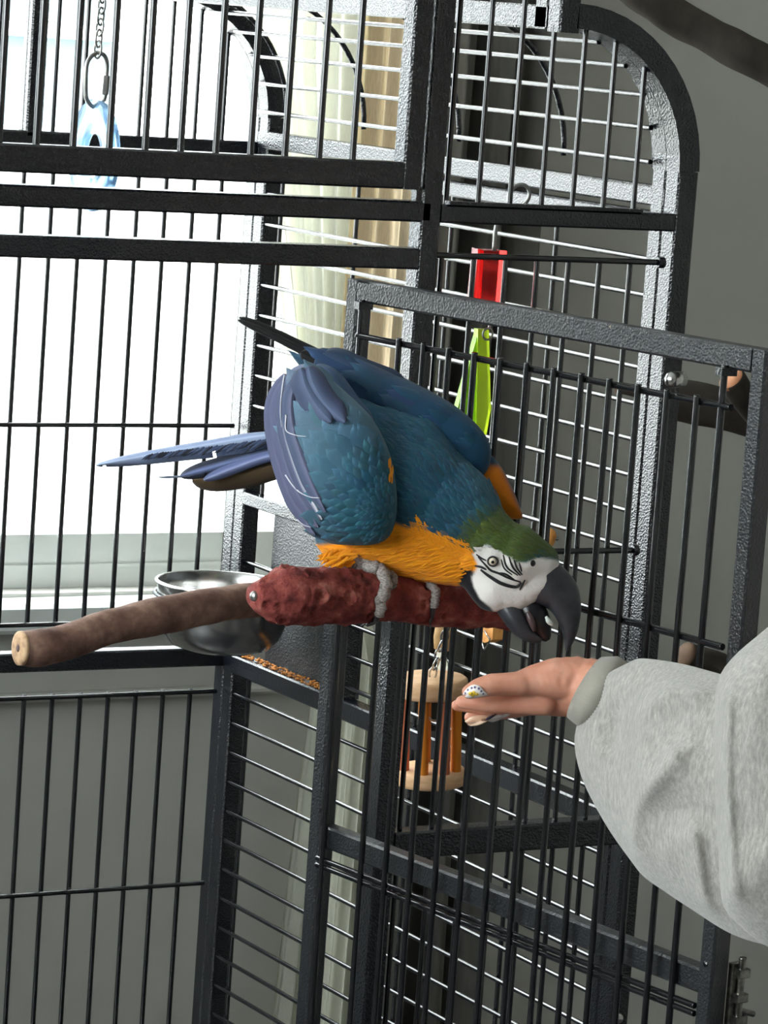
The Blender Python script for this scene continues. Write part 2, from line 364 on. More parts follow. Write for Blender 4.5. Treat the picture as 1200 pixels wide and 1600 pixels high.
# --- dome door in the front panel (bars to the left of the centre post)
dd = MB()
dd.box((1.764, YF-.004, 1.428), (1.786, YF+.018, 1.84), .002)
dd.box((XC+.03, YF-.004, 1.428), (1.765, YF+.018, 1.4545), .002)
dd.box((XC+.03, YF-.004, 1.82), (1.765, YF+.018, 1.84), .002)
dd.box((XC+.03, YF-.004, 1.428), (XC+.052, YF+.018, 1.84), .002)
domedoor = panel(dd, 'dome_door')
for i in range(-7, 11): bar((1.336+i*.0375, YF+.006, 1.452), (1.336+i*.0375, YF+.006, 1.825), domedoor, .0034)
MB().box((1.784, YF+.002, 1.40), (1.793, YF+.012, 1.43)).build('hinge', PAINT, domedoor)
# --- side panel with horizontal bars
sp = MB(); YP0, YP1 = YF+T+.001, YB-.001
sp.box((xpost[0], YP0, Z0C), (xpost[1], YP0+T, ZA), .002)
sp.box((2.0955, YP1-T, Z0C), (2.1195, YP1, ZA), .002)
sp.box((2.0945, YP0, 1.419), (2.1175, YP1, 1.440), .002)
sp.box((2.0945, YP0, 1.396), (2.1175, YP1, 1.413), .002)
sp.box((2.0945, YP0, .752), (2.1175, YP1, .776), .002)
sp.box((2.0945, YP0, Z0C), (2.1175, YP1, Z0C+.03), .002)
sp.sqtube(arch_pts(YP0+T/2, RA-.0125), (0, 1, 0), T, .025)
sp.sqtube(arch_pts(YP1-T/2, RA-.0125), (0, 1, 0), T, .025)
sp.box((1.9345, YP0, ZA+RA-.028), (1.957, YP1, ZA+RA-.004), .002)
sp.box((1.9345, YP0, ZA+RA-.028), (1.957, YP0+T, 1.86), .002)
side = panel(sp, 'side_panel')
YWIRE = (3.895, 3.704, 3.483, 3.261, 3.075)
YFEED = 3.655
zs_up = [1.3633-S*i for i in range(0, 17)]
zs_up = [z for z in zs_up if z > .79]
for z in zs_up:
    y1 = YP1-.012 if z > .985 else YFEED
    bar((XP-.004, YP0+.012, z), (XP-.004, y1, z), side)
zb0 = on(374, 1085, 0, XP)[2]
for i in range(15): bar((XP-.004, YP0+.012, zb0-.0383*i), (XP-.004, YP1-.012, zb0-.0383*i), side)
for y in YWIRE:
    if y > YFEED: bar((XP+.003, y, .986), (XP+.003, y, 1.40), side)
    else: bar((XP+.003, y, .776), (XP+.003, y, 1.40), side)
    bar((XP+.003, y, Z0C+.02), (XP+.003, y, .755), side)
# dome: curved wires and bars along the vault
for y in (3.261, 3.483, 3.704, 3.90, 3.085):
    MB().tube(arch_pts(y, RA-.010, 16), R_*1.1, 8).build('arch_wire', PAINT, side)
ends = [(928, 65), (970, 102), (996, 147), (1009, 199), (1008, 252)]
for (px, py) in ends:
    p = on(px, py, 1, YP0+T+.004); bar((p[0], p[1]-.01, p[2]), (p[0], YP1-.01, p[2]), side)
# feeder opening
fd = MB()
fd.box((2.0945, YFEED, .970), (2.1175, YP1-T, .986), .0015).box((2.0945, YFEED-.016, .776), (2.1175, YFEED, .986), .0015)
feeder = fd.build('feeder_frame', PAINT); keep(feeder, cage)
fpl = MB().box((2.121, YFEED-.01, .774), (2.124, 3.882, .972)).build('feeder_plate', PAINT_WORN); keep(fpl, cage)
bar((XP, YFEED, .895), (XP, YP1-.02, .897), feeder, .003, name='holder_wire')
# --- back panel
bp = MB()
YB1 = YB+T
bp.box((2.0955, YB, Z0C), (2.1195, YB1, ZA), .002)
bp.box((XC, YB, 1.405), (2.0955, YB1, 1.426), .002)
bp.box((XC, YB, .757), (2.0955, YB1, .781), .002)
bp.box((XC, YB, Z0C), (2.0955, YB1, Z0C+.03), .002)
bp.box((XC, YB, Z0C), (XC+.024, YB1, 1.86), .002)
bp.sqtube(arch_pts(YB+T/2, RA-.0125), (0, 1, 0), T, .025)
bp.box((1.9345, YB, ZA+RA-.028), (1.957, YB1, 1.86), .002)
xbp = on(60, 100, 1, YB)[0]
bp.box((xbp-.011, YB, 1.42), (xbp+.011, YB1, 1.86), .002)
back = panel(bp, 'back_panel')
zr3 = [on(180, 665, 1, YB)[2], on(60, 977, 1, YB)[2], on(150, 1088, 1, YB)[2], on(155, 1392, 1, YB)[2]]
for z in zr3: bar((XC, YB+.004, z), (2.09, YB+.004, z), back, .003, name='rail')
nb = 0
x = 2.0545
while x > XC+.03:
    bar((x, YB+.012, zr3[1]), (x, YB+.012, 1.407), back, .0031)
    bar((x+.002, YB+.012, Z0C+.02), (x+.002, YB+.012, zr3[2]+.003), back, .0031)
    zt = 1.86 if x < 1.936 else ZA+math.sqrt(max(0, (RA-.022)**2-(x-XA)**2))
    bar((x-.004, YB+.012, 1.42), (x-.004, YB+.012, zt), back)
    x -= .0386
# --- left side panel (outside the frame) and base
lp = MB()
for (y0, y1) in ((YP0, YP0+T), (YP1-T, YP1)): lp.box((XC, y0, Z0C), (XC+T, y1, 1.86), .002)
for z in (Z0C, .752, 1.40, 1.838): lp.box((XC, YP0, z), (XC+T, YP1, z+.024), .002)
left = panel(lp, 'left_panel')
for i in range(36): bar((XC+.01, YP0, Z0C+.06+i*.0455), (XC+.01, YP1, Z0C+.06+i*.0455), left)
pan = panel(MB().box((XC+.01, YF+.01, Z0C-.04), (2.11, YB1-.01, Z0C)), 'base_tray')
for (x_, y_) in ((XC+.03, YF+.03), (2.08, YF+.03), (XC+.03, YB-.02), (2.08, YB-.02)):
    lg = panel(MB().box((x_-.014, y_-.014, .06), (x_+.014, y_+.014, Z0C-.04), .002), 'leg')
    MB().lathe([(.004, -.012), (.028, -.012), (.03, -.008), (.03, .008), (.028, .012), (.004, .012)], (x_, y_, .03), 20, (1, 0, 0)).build('caster', PAINT, lg)

# --- open door
TH = math.radians(7.3); XH, YH = 1.712, 3.003
DD = np.array([math.sin(TH), -math.cos(TH), 0]); DN = np.array([-math.cos(TH), -math.sin(TH), 0])   # along the door, out of its inner face
def dp(s, n, z): return np.array([XH, YH, 0])+DD*s+DN*n+np.array([0, 0, z])
def dbox(mb, s0, s1, n0, n1, z0, z1, ch=.002):
    t = MB().box((s0, n0, z0), (s1, n1, z1), ch); mb.add([dp(*v) for v in t.v], t.f); return mb
WD = .595
dm = MB(); Zd0 = .30
dbox(dm, 0, .018, -.010, .010, Zd0, 1.340); dbox(dm, WD-.018, WD, -.010, .010, Zd0, 1.340)
dbox(dm, .018, WD-.018, -.010, .010, 1.319, 1.340); dbox(dm, .018, WD-.018, -.010, .008, .776, .798); dbox(dm, .018, WD-.018, -.010, .008, Zd0, Zd0+.02)
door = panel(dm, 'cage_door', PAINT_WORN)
zdr = 1.287
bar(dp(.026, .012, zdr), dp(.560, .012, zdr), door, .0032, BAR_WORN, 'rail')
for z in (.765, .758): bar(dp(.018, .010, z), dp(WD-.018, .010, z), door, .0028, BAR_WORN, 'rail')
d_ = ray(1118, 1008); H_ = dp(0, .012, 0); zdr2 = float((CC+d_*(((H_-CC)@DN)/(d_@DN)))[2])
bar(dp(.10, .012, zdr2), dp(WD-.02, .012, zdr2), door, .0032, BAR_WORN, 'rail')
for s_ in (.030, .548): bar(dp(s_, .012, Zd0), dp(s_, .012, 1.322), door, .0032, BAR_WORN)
for s_ in (.030, .548):
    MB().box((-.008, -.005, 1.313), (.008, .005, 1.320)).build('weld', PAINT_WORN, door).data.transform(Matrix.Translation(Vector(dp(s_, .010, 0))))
sbars = []
def door_s(px, py):                        # photo pixel -> distance along the door
    d = ray(px, py); n = DN; H = np.array([XH, YH, 0])+DN*.016; t = ((H-CC)@n)/(d@n); return float((CC+d*t-H)@DD)
s0 = door_s(625.4, 537); 
for i in range(13):
    s_ = s0+i*.0384
    if s_ > .54: break
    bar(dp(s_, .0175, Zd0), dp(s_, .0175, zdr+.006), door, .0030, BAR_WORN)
bl = MB().lathe([(.0001, .007), (.004, .0065), (.0068, .004), (.0075, 0), (.0075, -.006)], dp(door_s(1050, 593), .014, on(1050, 593, 1, 2.5)[2]), 18, DN)
zb = None
d_ = ray(1050, 593); H_ = dp(0, .016, 0); t_ = ((H_-CC)@DN)/(d_@DN); pb = CC+d_*t_
MB().lathe([(.0001, .006), (.004, .0055), (.0065, .003), (.0072, 0), (.0072, -.012)], pb, 18, DN).build('bolt', STEEL, door)
lt = MB()
dbox(lt, WD-.002, WD+.004, -.026, -.010, .722, .806, .001)
for z in (.728, .752, .772, .794): dbox(lt, WD+.002, WD+.012, -.024, -.012, z, z+.008, .001)
dbox(lt, WD-.006, WD+.002, -.036, -.024, .742, .756, .001)
lt.tube([dp(WD+.007, -.018, .716), dp(WD+.007, -.018, .812)], .0035, 10)
lt.tube([dp(WD+.007, -.018, .765), dp(WD+.010, -.034, .760)], .0028, 8)
lt.build('latch', LATCH, door)
for z in (1.07, .34):
    h = MB(); dbox(h, -.004, .004, -.09, -.010, z, z+.05, .001); h.build('hinge', PAINT, door)
for z in (.805, .745): MB().lathe([(.0001, .0003), (.0028, .0003), (.0028, -.001)], dp(WD-.009, .0105, z), 10, DN).build('screw_hole', PAINT, door)

# ================================================================== organic helpers
from mathutils import noise as mnoise
def evaluated(o):
    dg = bpy.context.evaluated_depsgraph_get(); dg.update(); me = bpy.data.meshes.new_from_object(o.evaluated_get(dg)); 
    return me
_ico = None
def ico():
    global _ico
    if _ico is None:
        bm = bmesh.new(); bmesh.ops.create_icosphere(bm, subdivisions=2, radius=1); bm.verts.ensure_lookup_table()
        _ico = (np.array([v.co[:] for v in bm.verts]), [tuple(v.index for v in f.verts) for f in bm.faces]); bm.free()
    return _ico
def blob_mesh(balls, voxel, smooth=6, fac=.5):         # balls: (centre, (rx, ry, rz) or r, 3x3 axes or None) fused into one surface
    V, F = ico(); vs = []; fs = []; k = 0
    for (c, r, A) in balls:
        P = V*np.array(r) if not np.isscalar(r) else V*r
        if A is not None: P = P@np.array(A)
        vs.append(P+np.array(c)); fs += [tuple(i+k for i in f) for f in F]; k += len(V)
    me = bpy.data.meshes.new('tmp'); me.from_pydata(np.concatenate(vs).tolist(), [], fs)
    o = bpy.data.objects.new('tmp', me); COL.objects.link(o)
    md = o.modifiers.new('r', 'REMESH'); md.mode = 'VOXEL'; md.voxel_size = voxel
    if smooth: ms = o.modifiers.new('s', 'SMOOTH'); ms.factor = fac; ms.iterations = smooth
    out = evaluated(o); bpy.data.objects.remove(o); bpy.data.meshes.remove(me)
    out.polygons.foreach_set('use_smooth', [True]*len(out.polygons)); return out
def chain_balls(P, rs, step=.35):
    out = []
    for (a, b, ra, rb) in zip(P[:-1], P[1:], rs[:-1], rs[1:]):
        a, b = np.array(a), np.array(b); n = max(1, int(np.linalg.norm(b-a)/(step*min(ra, rb))))
        for t in np.linspace(0, 1, n, endpoint=False): out.append((a+(b-a)*t, ra+(rb-ra)*t, None))
    return out+[(np.array(P[-1]), rs[-1], None)]
def vcol(me, cols, name='Col'):
    at_ = me.color_attributes.new(name, 'FLOAT_COLOR', 'POINT')
    c = np.ones((len(me.vertices), 4), np.float32); c[:, :3] = cols; at_.data.foreach_set('color', c.ravel())
def verts(me):
    a = np.empty(len(me.vertices)*3, np.float32); me.vertices.foreach_get('co', a); return a.reshape(-1, 3).astype(float)
def projv(P):
    d = P-CC; z = d@CF; return 600+FPX*(d@CR)/z, 800-FPX*(d@CU)/z, z
def srgb(r, g, b): return np.array([((c/255)/12.92 if c/255 <= .04045 else ((c/255+.055)/1.055)**2.4) for c in (r, g, b)])
def bvh_of(objs):
    vs = []; fs = []; k = 0
    for o in objs:
        me = o.data; vs += [o.matrix_world@v.co for v in me.vertices] if o.parent is None else [v.co.copy() for v in me.vertices]
        fs += [tuple(i+k for i in p.vertices) for p in me.polygons]; k += len(me.vertices)
    return BVHTree.FromPolygons(vs, fs)
def inpoly(x, y, poly):
    x, y = np.atleast_1d(x), np.atleast_1d(y); r = np.zeros(len(x), bool); j = len(poly)-1
    for i in range(len(poly)):
        xi, yi = poly[i]; xj, yj = poly[j]
        c = ((yi > y) != (yj > y)) & (x < (xj-xi)*(y-yi)/((yj-yi) or 1e-9)+xi); r ^= c; j = i
    return r
def polydist(x, y, poly):                  # signed distance in photo pixels, positive inside
    x, y = np.atleast_1d(x), np.atleast_1d(y); d = np.full(len(x), 1e9)
    for i in range(len(poly)):
        a = np.array(poly[i]); b = np.array(poly[(i+1) % len(poly)]); ab = b-a
        t = np.clip(((x-a[0])*ab[0]+(y-a[1])*ab[1])/(ab@ab), 0, 1); d = np.minimum(d, np.hypot(x-a[0]-t*ab[0], y-a[1]-t*ab[1]))
    return np.where(inpoly(x, y, poly), d, -d)
def sstep(a, b, v): t = np.clip((v-a)/(b-a), 0, 1); return t*t*(3-2*t)

# ================================================================== RED PERCH on the door
def on_door(px, py, n=0.02):
    d = ray(px, py); H = dp(0, n, 0); return CC+d*(((H-CC)@DN)/(d@DN))
PR1 = on_door(812, 944, 0.026)
PDIR = np.array([DN[0], DN[1], 0])/np.linalg.norm(DN[:2])
PL, _dz = .33, 0.0
for _ in range(200):
    q = proj(PR1+PDIR*PL+np.array([0, 0, _dz])); PL += (q[0]-398)*.0004; _dz += (q[1]-932)*.0004
PDIR = PDIR*PL+np.array([0, 0, _dz]); PL = float(np.linalg.norm(PDIR)); PDIR = PDIR/PL
PDROP = np.array([0, 0, 1.0])*0.004
REDM = mat('red mineral perch', (.2, .04, .035), .62, 0, .35)
v_ = coords(REDM); f_ = noise(REDM, v_, 55, 6, .6)
colour(REDM, ramp(REDM, f_, [(.30, srgb(92, 34, 32)), (.46, srgb(136, 56, 52)), (.58, srgb(164, 82, 72)), (.72, srgb(196, 128, 114))]))
bump(REDM, noise(REDM, v_, 150, 6, .7), .9, .004)
def lumpy_rod(pts, rs, n, amp, sc, pits, seed, cap_round):
    mb = MB(); mb.tube(pts, rs, n, cap=True); me = mb.mesh('rod'); 
    P = np.array([p for p in pts]); out = []
    for v in me.vertices:
        c = np.array(v.co); j = int(np.argmin(np.linalg.norm(P-c, axis=1))); d = c-P[j]; L = np.linalg.norm(d)
        if L < 1e-6: continue
        q = Vector(c*sc)+Vector((seed, 0, 0)); h = mnoise.noise(q)*amp+mnoise.noise(q*2.7)*amp*.5
        for (pc, pr, pd) in (pits or ()):
            e = c-pc; e2 = e[0]*e[0]+e[1]*e[1]+e[2]*e[2]
            if e2 < 4*pr*pr: e1 = math.sqrt(e2)/pr; h += -pd*max(0, 1-e1*e1)+.35*pd*math.exp(-((e1-1.15)/.3)**2)
        v.co = Vector(c+d/L*h)
    return me
npt = 190; pp = []; rr = []
for i in range(npt):
    t = i/(npt-1); L = t*PL; pp.append(PR1+PDIR*L+PDROP*math.sin(t*3)*.6)
    r = .0222+.0028*t+.0012*math.sin(t*9)
    e = (PL-L)
    if e < .036: r *= .45+.55*(1-((.036-e)/.036)**1.5)
    rr.append(r)
prng = random.Random(21); PITS = []
for i in range(150):
    k_ = prng.randrange(0, npt-4); a_ = prng.uniform(0, 2*math.pi); c_ = pp[k_]; e_ = np.cross(PDIR, [0, 0, 1.]); e_ /= np.linalg.norm(e_); g_ = np.cross(PDIR, e_)
    r_ = prng.uniform(.0028, .0065); PITS.append((c_+rr[k_]*(e_*math.cos(a_)+g_*math.sin(a_)), r_, r_*prng.uniform(.35, .6)))
perch_me = lumpy_rod(pp, rr, 100, .0024, 46, PITS, 3.1, True)
perch_me.polygons.foreach_set('use_smooth', [True]*len(perch_me.polygons))
perch = thing('mineral_perch', PR1, 'red pitted mineral perch bolted to the open cage door', 'perch')
perch_o = obj('rod', perch_me, REDM); keep(perch_o, perch)
endp = pp[-1]
part(MB().lathe([(.0045, -.004), (.0045, .0015), (.0035, .003), (.0001, .0034)], endp+PDIR*.0, 14, PDIR), 'bolt', DULLSTEEL, perch)
part(MB().lathe([(.017, -.004), (.017, 0.0), (.008, .001)], PR1, 20, PDIR), 'washer', STEEL, perch)
perch_bvh = bvh_of([perch_o])

# ================================================================== MACAW
Z0 = 3.15
PXM = Z0/FPX
def B(x, y, d=0.0): return at(x, y, Z0+d)
PLUME = mat('plumage', (.1, .1, .1), .62, 0, .25, Sheen_Weight=.12, Sheen_Roughness=.5)
n_, l_, b_ = nodes(PLUME)
ca = n_.new('ShaderNodeVertexColor'); ca.layer_name = 'Col'
uv = n_.new('ShaderNodeUVMap'); uv.uv_map = 'barb'
mpv = n_.new('ShaderNodeMapping'); mpv.inputs['Scale'].default_value = (1, 1, 1); l_.new(uv.outputs[0], mpv.inputs[0])
wv = n_.new('ShaderNodeTexWave'); wv.inputs['Scale'].default_value = 5.5; wv.inputs['Distortion'].default_value = 1.5; wv.inputs['Detail'].default_value = 2; l_.new(mpv.outputs[0], wv.inputs['Vector'])
mixc = n_.new('ShaderNodeMixRGB'); mixc.blend_type = 'MULTIPLY'; mixc.inputs[0].default_value = .35
rmp = n_.new('ShaderNodeValToRGB'); rmp.color_ramp.elements[0].color = (.62, .62, .64, 1); rmp.color_ramp.elements[1].color = (1.08, 1.08, 1.08, 1)
l_.new(wv.outputs[1], rmp.inputs[0]); l_.new(ca.outputs[0], mixc.inputs[1]); l_.new(rmp.outputs[0], mixc.inputs[2]); l_.new(mixc.outputs[0], b_.inputs['Base Color'])
bump(PLUME, wv.outputs[1], .25, .0006)
SKINF = mat('body plumage', (.1, .1, .1), .7, 0, .2, Sheen_Weight=.12)
n_, l_, b_ = nodes(SKINF); ca = n_.new('ShaderNodeVertexColor'); ca.layer_name = 'Col'; l_.new(ca.outputs[0], b_.inputs['Base Color'])
bump(SKINF, noise(SKINF, coords(SKINF), 420, 4), .35, .0012)
macaw = thing('macaw', B(630, 905, .03), 'blue and orange macaw leaning down from the red perch with open beak', 'parrot')

# ---- colours by place on the bird
TEAL = srgb(38, 90, 112); DEEP = srgb(28, 68, 90); SKY_ = srgb(64, 116, 136); LAV = srgb(128, 138, 176); GREEN = srgb(70, 88, 34); ORANGE = srgb(252, 156, 4); WHITE = srgb(222, 218, 214); BLACK = srgb(16, 16, 22)
FACE = [(738, 866), (750, 856), (764, 852), (776, 858), (790, 866), (806, 878), (820, 880), (840, 872), (866, 874), (882, 880), (884, 902), (850, 950), (812, 952), (792, 958), (776, 962), (767, 950), (750, 936), (740, 917), (737, 903), (742, 893), (747, 884)]
CHIN = [(715, 880), (735, 886), (741, 900), (748, 925), (770, 948), (800, 960), (795, 985), (755, 965), (728, 940), (716, 912)]
GREENP = [(722, 846), (742, 822), (780, 796), (830, 800), (876, 830), (896, 872), (868, 872), (848, 868), (828, 874), (812, 880), (798, 876), (776, 864), (764, 858), (748, 864), (730, 862)]
ORANGEP = [(495, 852), (560, 846), (596, 838), (618, 818), (640, 826), (662, 832), (690, 838), (712, 852), (736, 862), (748, 880), (744, 893), (726, 894), (735, 925), (700, 935), (600, 930), (520, 905), (495, 880)]
def body_colour(x, y, jitter=0.0):
    x = np.atleast_1d(np.array(x, float)); y = np.atleast_1d(np.array(y, float)); n = len(x)
    c = np.tile(DEEP*.45+TEAL*.55, (n, 1))
    g = sstep(-14, 10, polydist(x, y, GREENP)+jitter)[:, None]; nk = (sstep(705, 755, x)*sstep(880, 830, y))[:, None]
    c = c*(1-.6*nk)+SKY_*.6*nk*.8+c*0
    c = c*(1-g)+GREEN*g
    o = sstep(-4, 4, polydist(x, y, ORANGEP)+jitter)[:, None]; c = c*(1-o)+ORANGE*o
    k = sstep(-3, 3, polydist(x, y, CHIN))[:, None]; c = c*(1-k)+BLACK*k
    f = sstep(-2, 2, polydist(x, y, FACE))[:, None]; c = c*(1-f)+WHITE*f
    return c

# ---- body
balls = []
def addchain(L):
    P = [B(x, y, d) for (x, y, d, r) in L]; rs = [r*PXM for (x, y, d, r) in L]; balls.extend(chain_balls(P, rs))
addchain([(468, 690, .02, 42), (515, 712, .012, 78), (580, 742, .004, 104), (640, 772, 0, 108), (690, 800, -.006, 92), (735, 834, -.014, 66), (772, 862, -.02, 58), (800, 873, -.02, 58), (838, 880, -.02, 38)])
addchain([(560, 700, .01, 80), (640, 722, .006, 82), (690, 768, -.002, 66), (735, 815, -.012, 50)])
addchain([(528, 838, .012, 38), (560, 822, .006, 68), (610, 806, 0, 96), (670, 835, -.006, 78), (715, 868, -.014, 50)])
addchain([(752, 900, -.022, 34), (772, 918, -.023, 40), (806, 924, -.022, 34), (836, 905, -.02, 36)])
body_me = blob_mesh(balls, .0021, 10, .5)
bv = verts(body_me); bx, by, bz = projv(bv); vcol(body_me, body_colour(bx, by))
body = obj('body', body_me, SKINF); keep(body, macaw)

def pillow(outline, d_edge, bulge_f, bulge_b, nr=18, na=72, centre=None):
    O = np.array(spline(outline+[outline[0]], 8)[:-1])
    seg = np.r_[0, np.cumsum(np.linalg.norm(np.diff(np.vstack([O, O[:1]]), axis=0), axis=1))]; ts = np.linspace(0, seg[-1], na, endpoint=False)
    OX = np.interp(ts, seg, np.r_[O[:, 0], O[0, 0]]); OY = np.interp(ts, seg, np.r_[O[:, 1], O[0, 1]])
    c = np.array(centre) if centre else np.array([OX.mean(), OY.mean()])
    V = []; F = []
    for side_, bl_ in ((-1, bulge_f), (1, bulge_b)):
        base = len(V); V.append(B(c[0], c[1], d_edge(*c)+side_*bl_))
        for i in range(1, nr+1):
            r = math.sin(i/nr*math.pi/2)
            for j in range(na):
                x = c[0]+(OX[j]-c[0])*r; y = c[1]+(OY[j]-c[1])*r; V.append(B(x, y, d_edge(x, y)+side_*bl_*math.sqrt(max(0, 1-r*r))))
        for j in range(na): F.append((base, base+1+j, base+1+(j+1) % na))
        for i in range(nr-1):
            for j in range(na): a = base+1+i*na; F.append((a+j, a+na+j, a+na+(j+1) % na, a+(j+1) % na))
    mb = MB(); mb.add(V, F, True); return mb
NW = [(438, 598), (456, 576), (482, 568), (506, 584), (540, 612), (580, 652), (606, 700), (618, 750), (620, 800), (610, 836), (588, 850), (545, 852), (506, 846), (476, 822), (455, 775), (436, 720), (422, 672), (424, 628)]
FWG = [(478, 572), (498, 544), (540, 552), (600, 576), (655, 602), (705, 630), (742, 660), (765, 692), (766, 722), (752, 745), (720, 740), (680, 730), (640, 700), (580, 650), (530, 624), (496, 604)]
nw_me = pillow(NW, lambda x, y: -.046-.00016*(x-520), .040, .014)
wing_n = nw_me.build('wing', SKINF); keep(wing_n, macaw)
fw_me = pillow(FWG, lambda x, y: .026-.00016*(x-620), .034, .014)
wing_f = fw_me.build('wing', SKINF); keep(wing_f, macaw)
FLAP = [(744, 700), (764, 708), (786, 734), (803, 768), (815, 800), (817, 810), (796, 810), (770, 795), (748, 765), (736, 725)]
fl_me = pillow(FLAP, lambda x, y: .016, .014, .008, 8, 36); shoulder = fl_me.build('wing_bend', SKINF); keep(shoulder, macaw)
def tintwing(o, fn):
    P = verts(o.data); x, y, z = projv(P); vcol(o.data, fn(x, y))
def nearcol(x, y):
    x = np.atleast_1d(np.array(x, float)); y = np.atleast_1d(np.array(y, float))
    rho = np.hypot(x-625, (y-800)*1.0); t = sstep(60, 210, rho)[:, None]; e = sstep(175, 245, rho)[:, None]*sstep(520, 450, x)[:, None]
    c = srgb(34, 82, 100)*(1-t)+srgb(90, 122, 142)*t; return c*(1-e)+srgb(112, 118, 146)*e
def farcol(x, y):
    x = np.atleast_1d(np.array(x, float)); y = np.atleast_1d(np.array(y, float)); t = sstep(520, 740, x)[:, None]
    return srgb(30, 58, 86)*(1-t)+srgb(22, 64, 92)*t
def flapcol(x, y):
    x = np.atleast_1d(np.array(x, float)); y = np.atleast_1d(np.array(y, float)); o = (sstep(806, 794, x+.45*(768-y))*sstep(722, 734, y))[:, None]
    return srgb(20, 60, 84)*(1-o)+srgb(200, 112, 14)*o
tintwing(wing_n, nearcol); tintwing(wing_f, farcol); tintwing(shoulder, flapcol)

# ---- feathers
class Feathers(MB):
    def __init__(s): super().__init__(); s.c = []; s.uv = []
    def feather(s, p, nrm, dirv, L, W, col, lift=.12, tipcol=None, curve=0.0, nl=6, point=.55, shaft=None, camber=.18):
        p = np.array(p); nrm = np.array(nrm)/np.linalg.norm(nrm); d = np.array(dirv)-nrm*(np.array(dirv)@nrm); d /= np.linalg.norm(d); sd = np.cross(nrm, d)
        us = (-1, -.55, 0, .55, 1); vs = []; cs = []; uvs = []
        for i in range(nl+1):
            t = i/nl
            wd = W*(math.sin(math.pi*(.12+.88*t**point*.97))**.55 if t < 1 else .12)*.5
            for u in us:
                tt = t-(.10*u*u if t > .6 else 0)*t
                h = lift*L*tt*(1.35-.55*tt)-camber*W*u*u*.6+.0004
                q = p+d*L*tt+sd*(wd*u+curve*L*tt*tt)+nrm*h
                vs.append(q); k = sstep(.55, 1, tt+.18*abs(u)); base = np.array(col)
                cc_ = base*(1-k)+(np.array(tipcol) if tipcol is not None else np.minimum(base*1.2+.004, 1))*k
                if shaft is not None and u == 0: cc_ = np.array(shaft)
                cs.append(cc_); uvs.append((t*1.0-.35*abs(u), u*.02))
        m = len(us); fs = [(i*m+j, i*m+j+1, (i+1)*m+j+1, (i+1)*m+j) for i in range(nl) for j in range(m-1)]
        s.add(vs, fs, True); s.c += cs; s.uv += uvs; return s
    def build(s, name, m, parent=None):
        me = bpy.data.meshes.new(name); me.from_pydata(s.v, [], s.f); me.polygons.foreach_set('use_smooth', [True]*len(s.f)); vcol(me, np.array(s.c))
        ul = me.uv_layers.new(name='barb'); idx = np.empty(len(me.loops), np.int32); me.loops.foreach_get('vertex_index', idx)
        ul.data.foreach_set('uv', np.array(s.uv, np.float32)[idx].ravel()); return obj(name, me, m, parent)
def surf(bvh, x, y):
    o = Vector(CC); d = Vector(ray(x, y)).normalized(); h = bvh.ray_cast(o, d)
    if h[0] is None: return None
    n = np.array(h[1]); n = n if n@np.array(d) < 0 else -n; return np.array(h[0]), n
def sdir(dx, dy): return CR*dx-CU*dy
def childof(o, parent): o.parent = parent; return o
bvh_body = bvh_of([body]); bvh_nw = bvh_of([wing_n]); bvh_fw = bvh_of([wing_f]); bvh_flap = bvh_of([shoulder])
rng = random.Random(11)
def jit(c, a=.14):
    k = 1+rng.uniform(-a, a); return np.clip(np.array(c)*k+np.array([rng.uniform(-.006, .006), rng.uniform(-.008, .008), rng.uniform(-.008, .012)]), .002, 1)
# near wing, radial coverts from the wing bend; outermost rows first
small = Feathers()
CX, CY = 628, 806
rho = 232.0
while rho > 14:
    Ln = 62 if rho > 205 else 50 if rho > 165 else 36 if rho > 115 else 24 if rho > 70 else 15
    Wn = Ln*(.78 if Ln > 30 else .8)
    na_ = max(6, int(rho*math.radians(170)/(Wn*.62)))
    for i in range(na_+1):
        a = math.radians(88+175*(i+rng.uniform(-.3, .3)+.5*(int(rho) % 2))/na_)
        x = CX+rho*math.cos(a); y = CY-rho*math.sin(a)*1.02
        if polydist(x, y, NW)[0] < (4 if Ln < 40 else 8) or (Ln > 55 and x < 462): continue
        h = surf(bvh_nw, x, y)
        if h is None: continue
        dv = sdir(math.cos(a+rng.uniform(-.16, .16)), -math.sin(a))
        col = jit(nearcol(x, y)[0])
        L_, W_ = Ln*PXM*rng.uniform(.9, 1.15), Wn*PXM*rng.uniform(.9, 1.1)
        tip = np.minimum(col*(1.3 if Ln < 50 else 1.15)+.006, 1)
        if Ln >= 36:
            f = Feathers(); f.feather(h[0], h[1], dv, L_, W_, col, .07, tip, rng.uniform(-.06, .06), 7, camber=.09); childof(f.build('feather', PLUME), wing_n)
        else: small.feather(h[0], h[1], dv, L_, W_, col, .12, tip, 0, 4)
    rho -= Ln*(.46 if Ln > 30 else .5)
tag(childof(small.build('shoulder_feathers', PLUME), wing_n), kind='stuff')
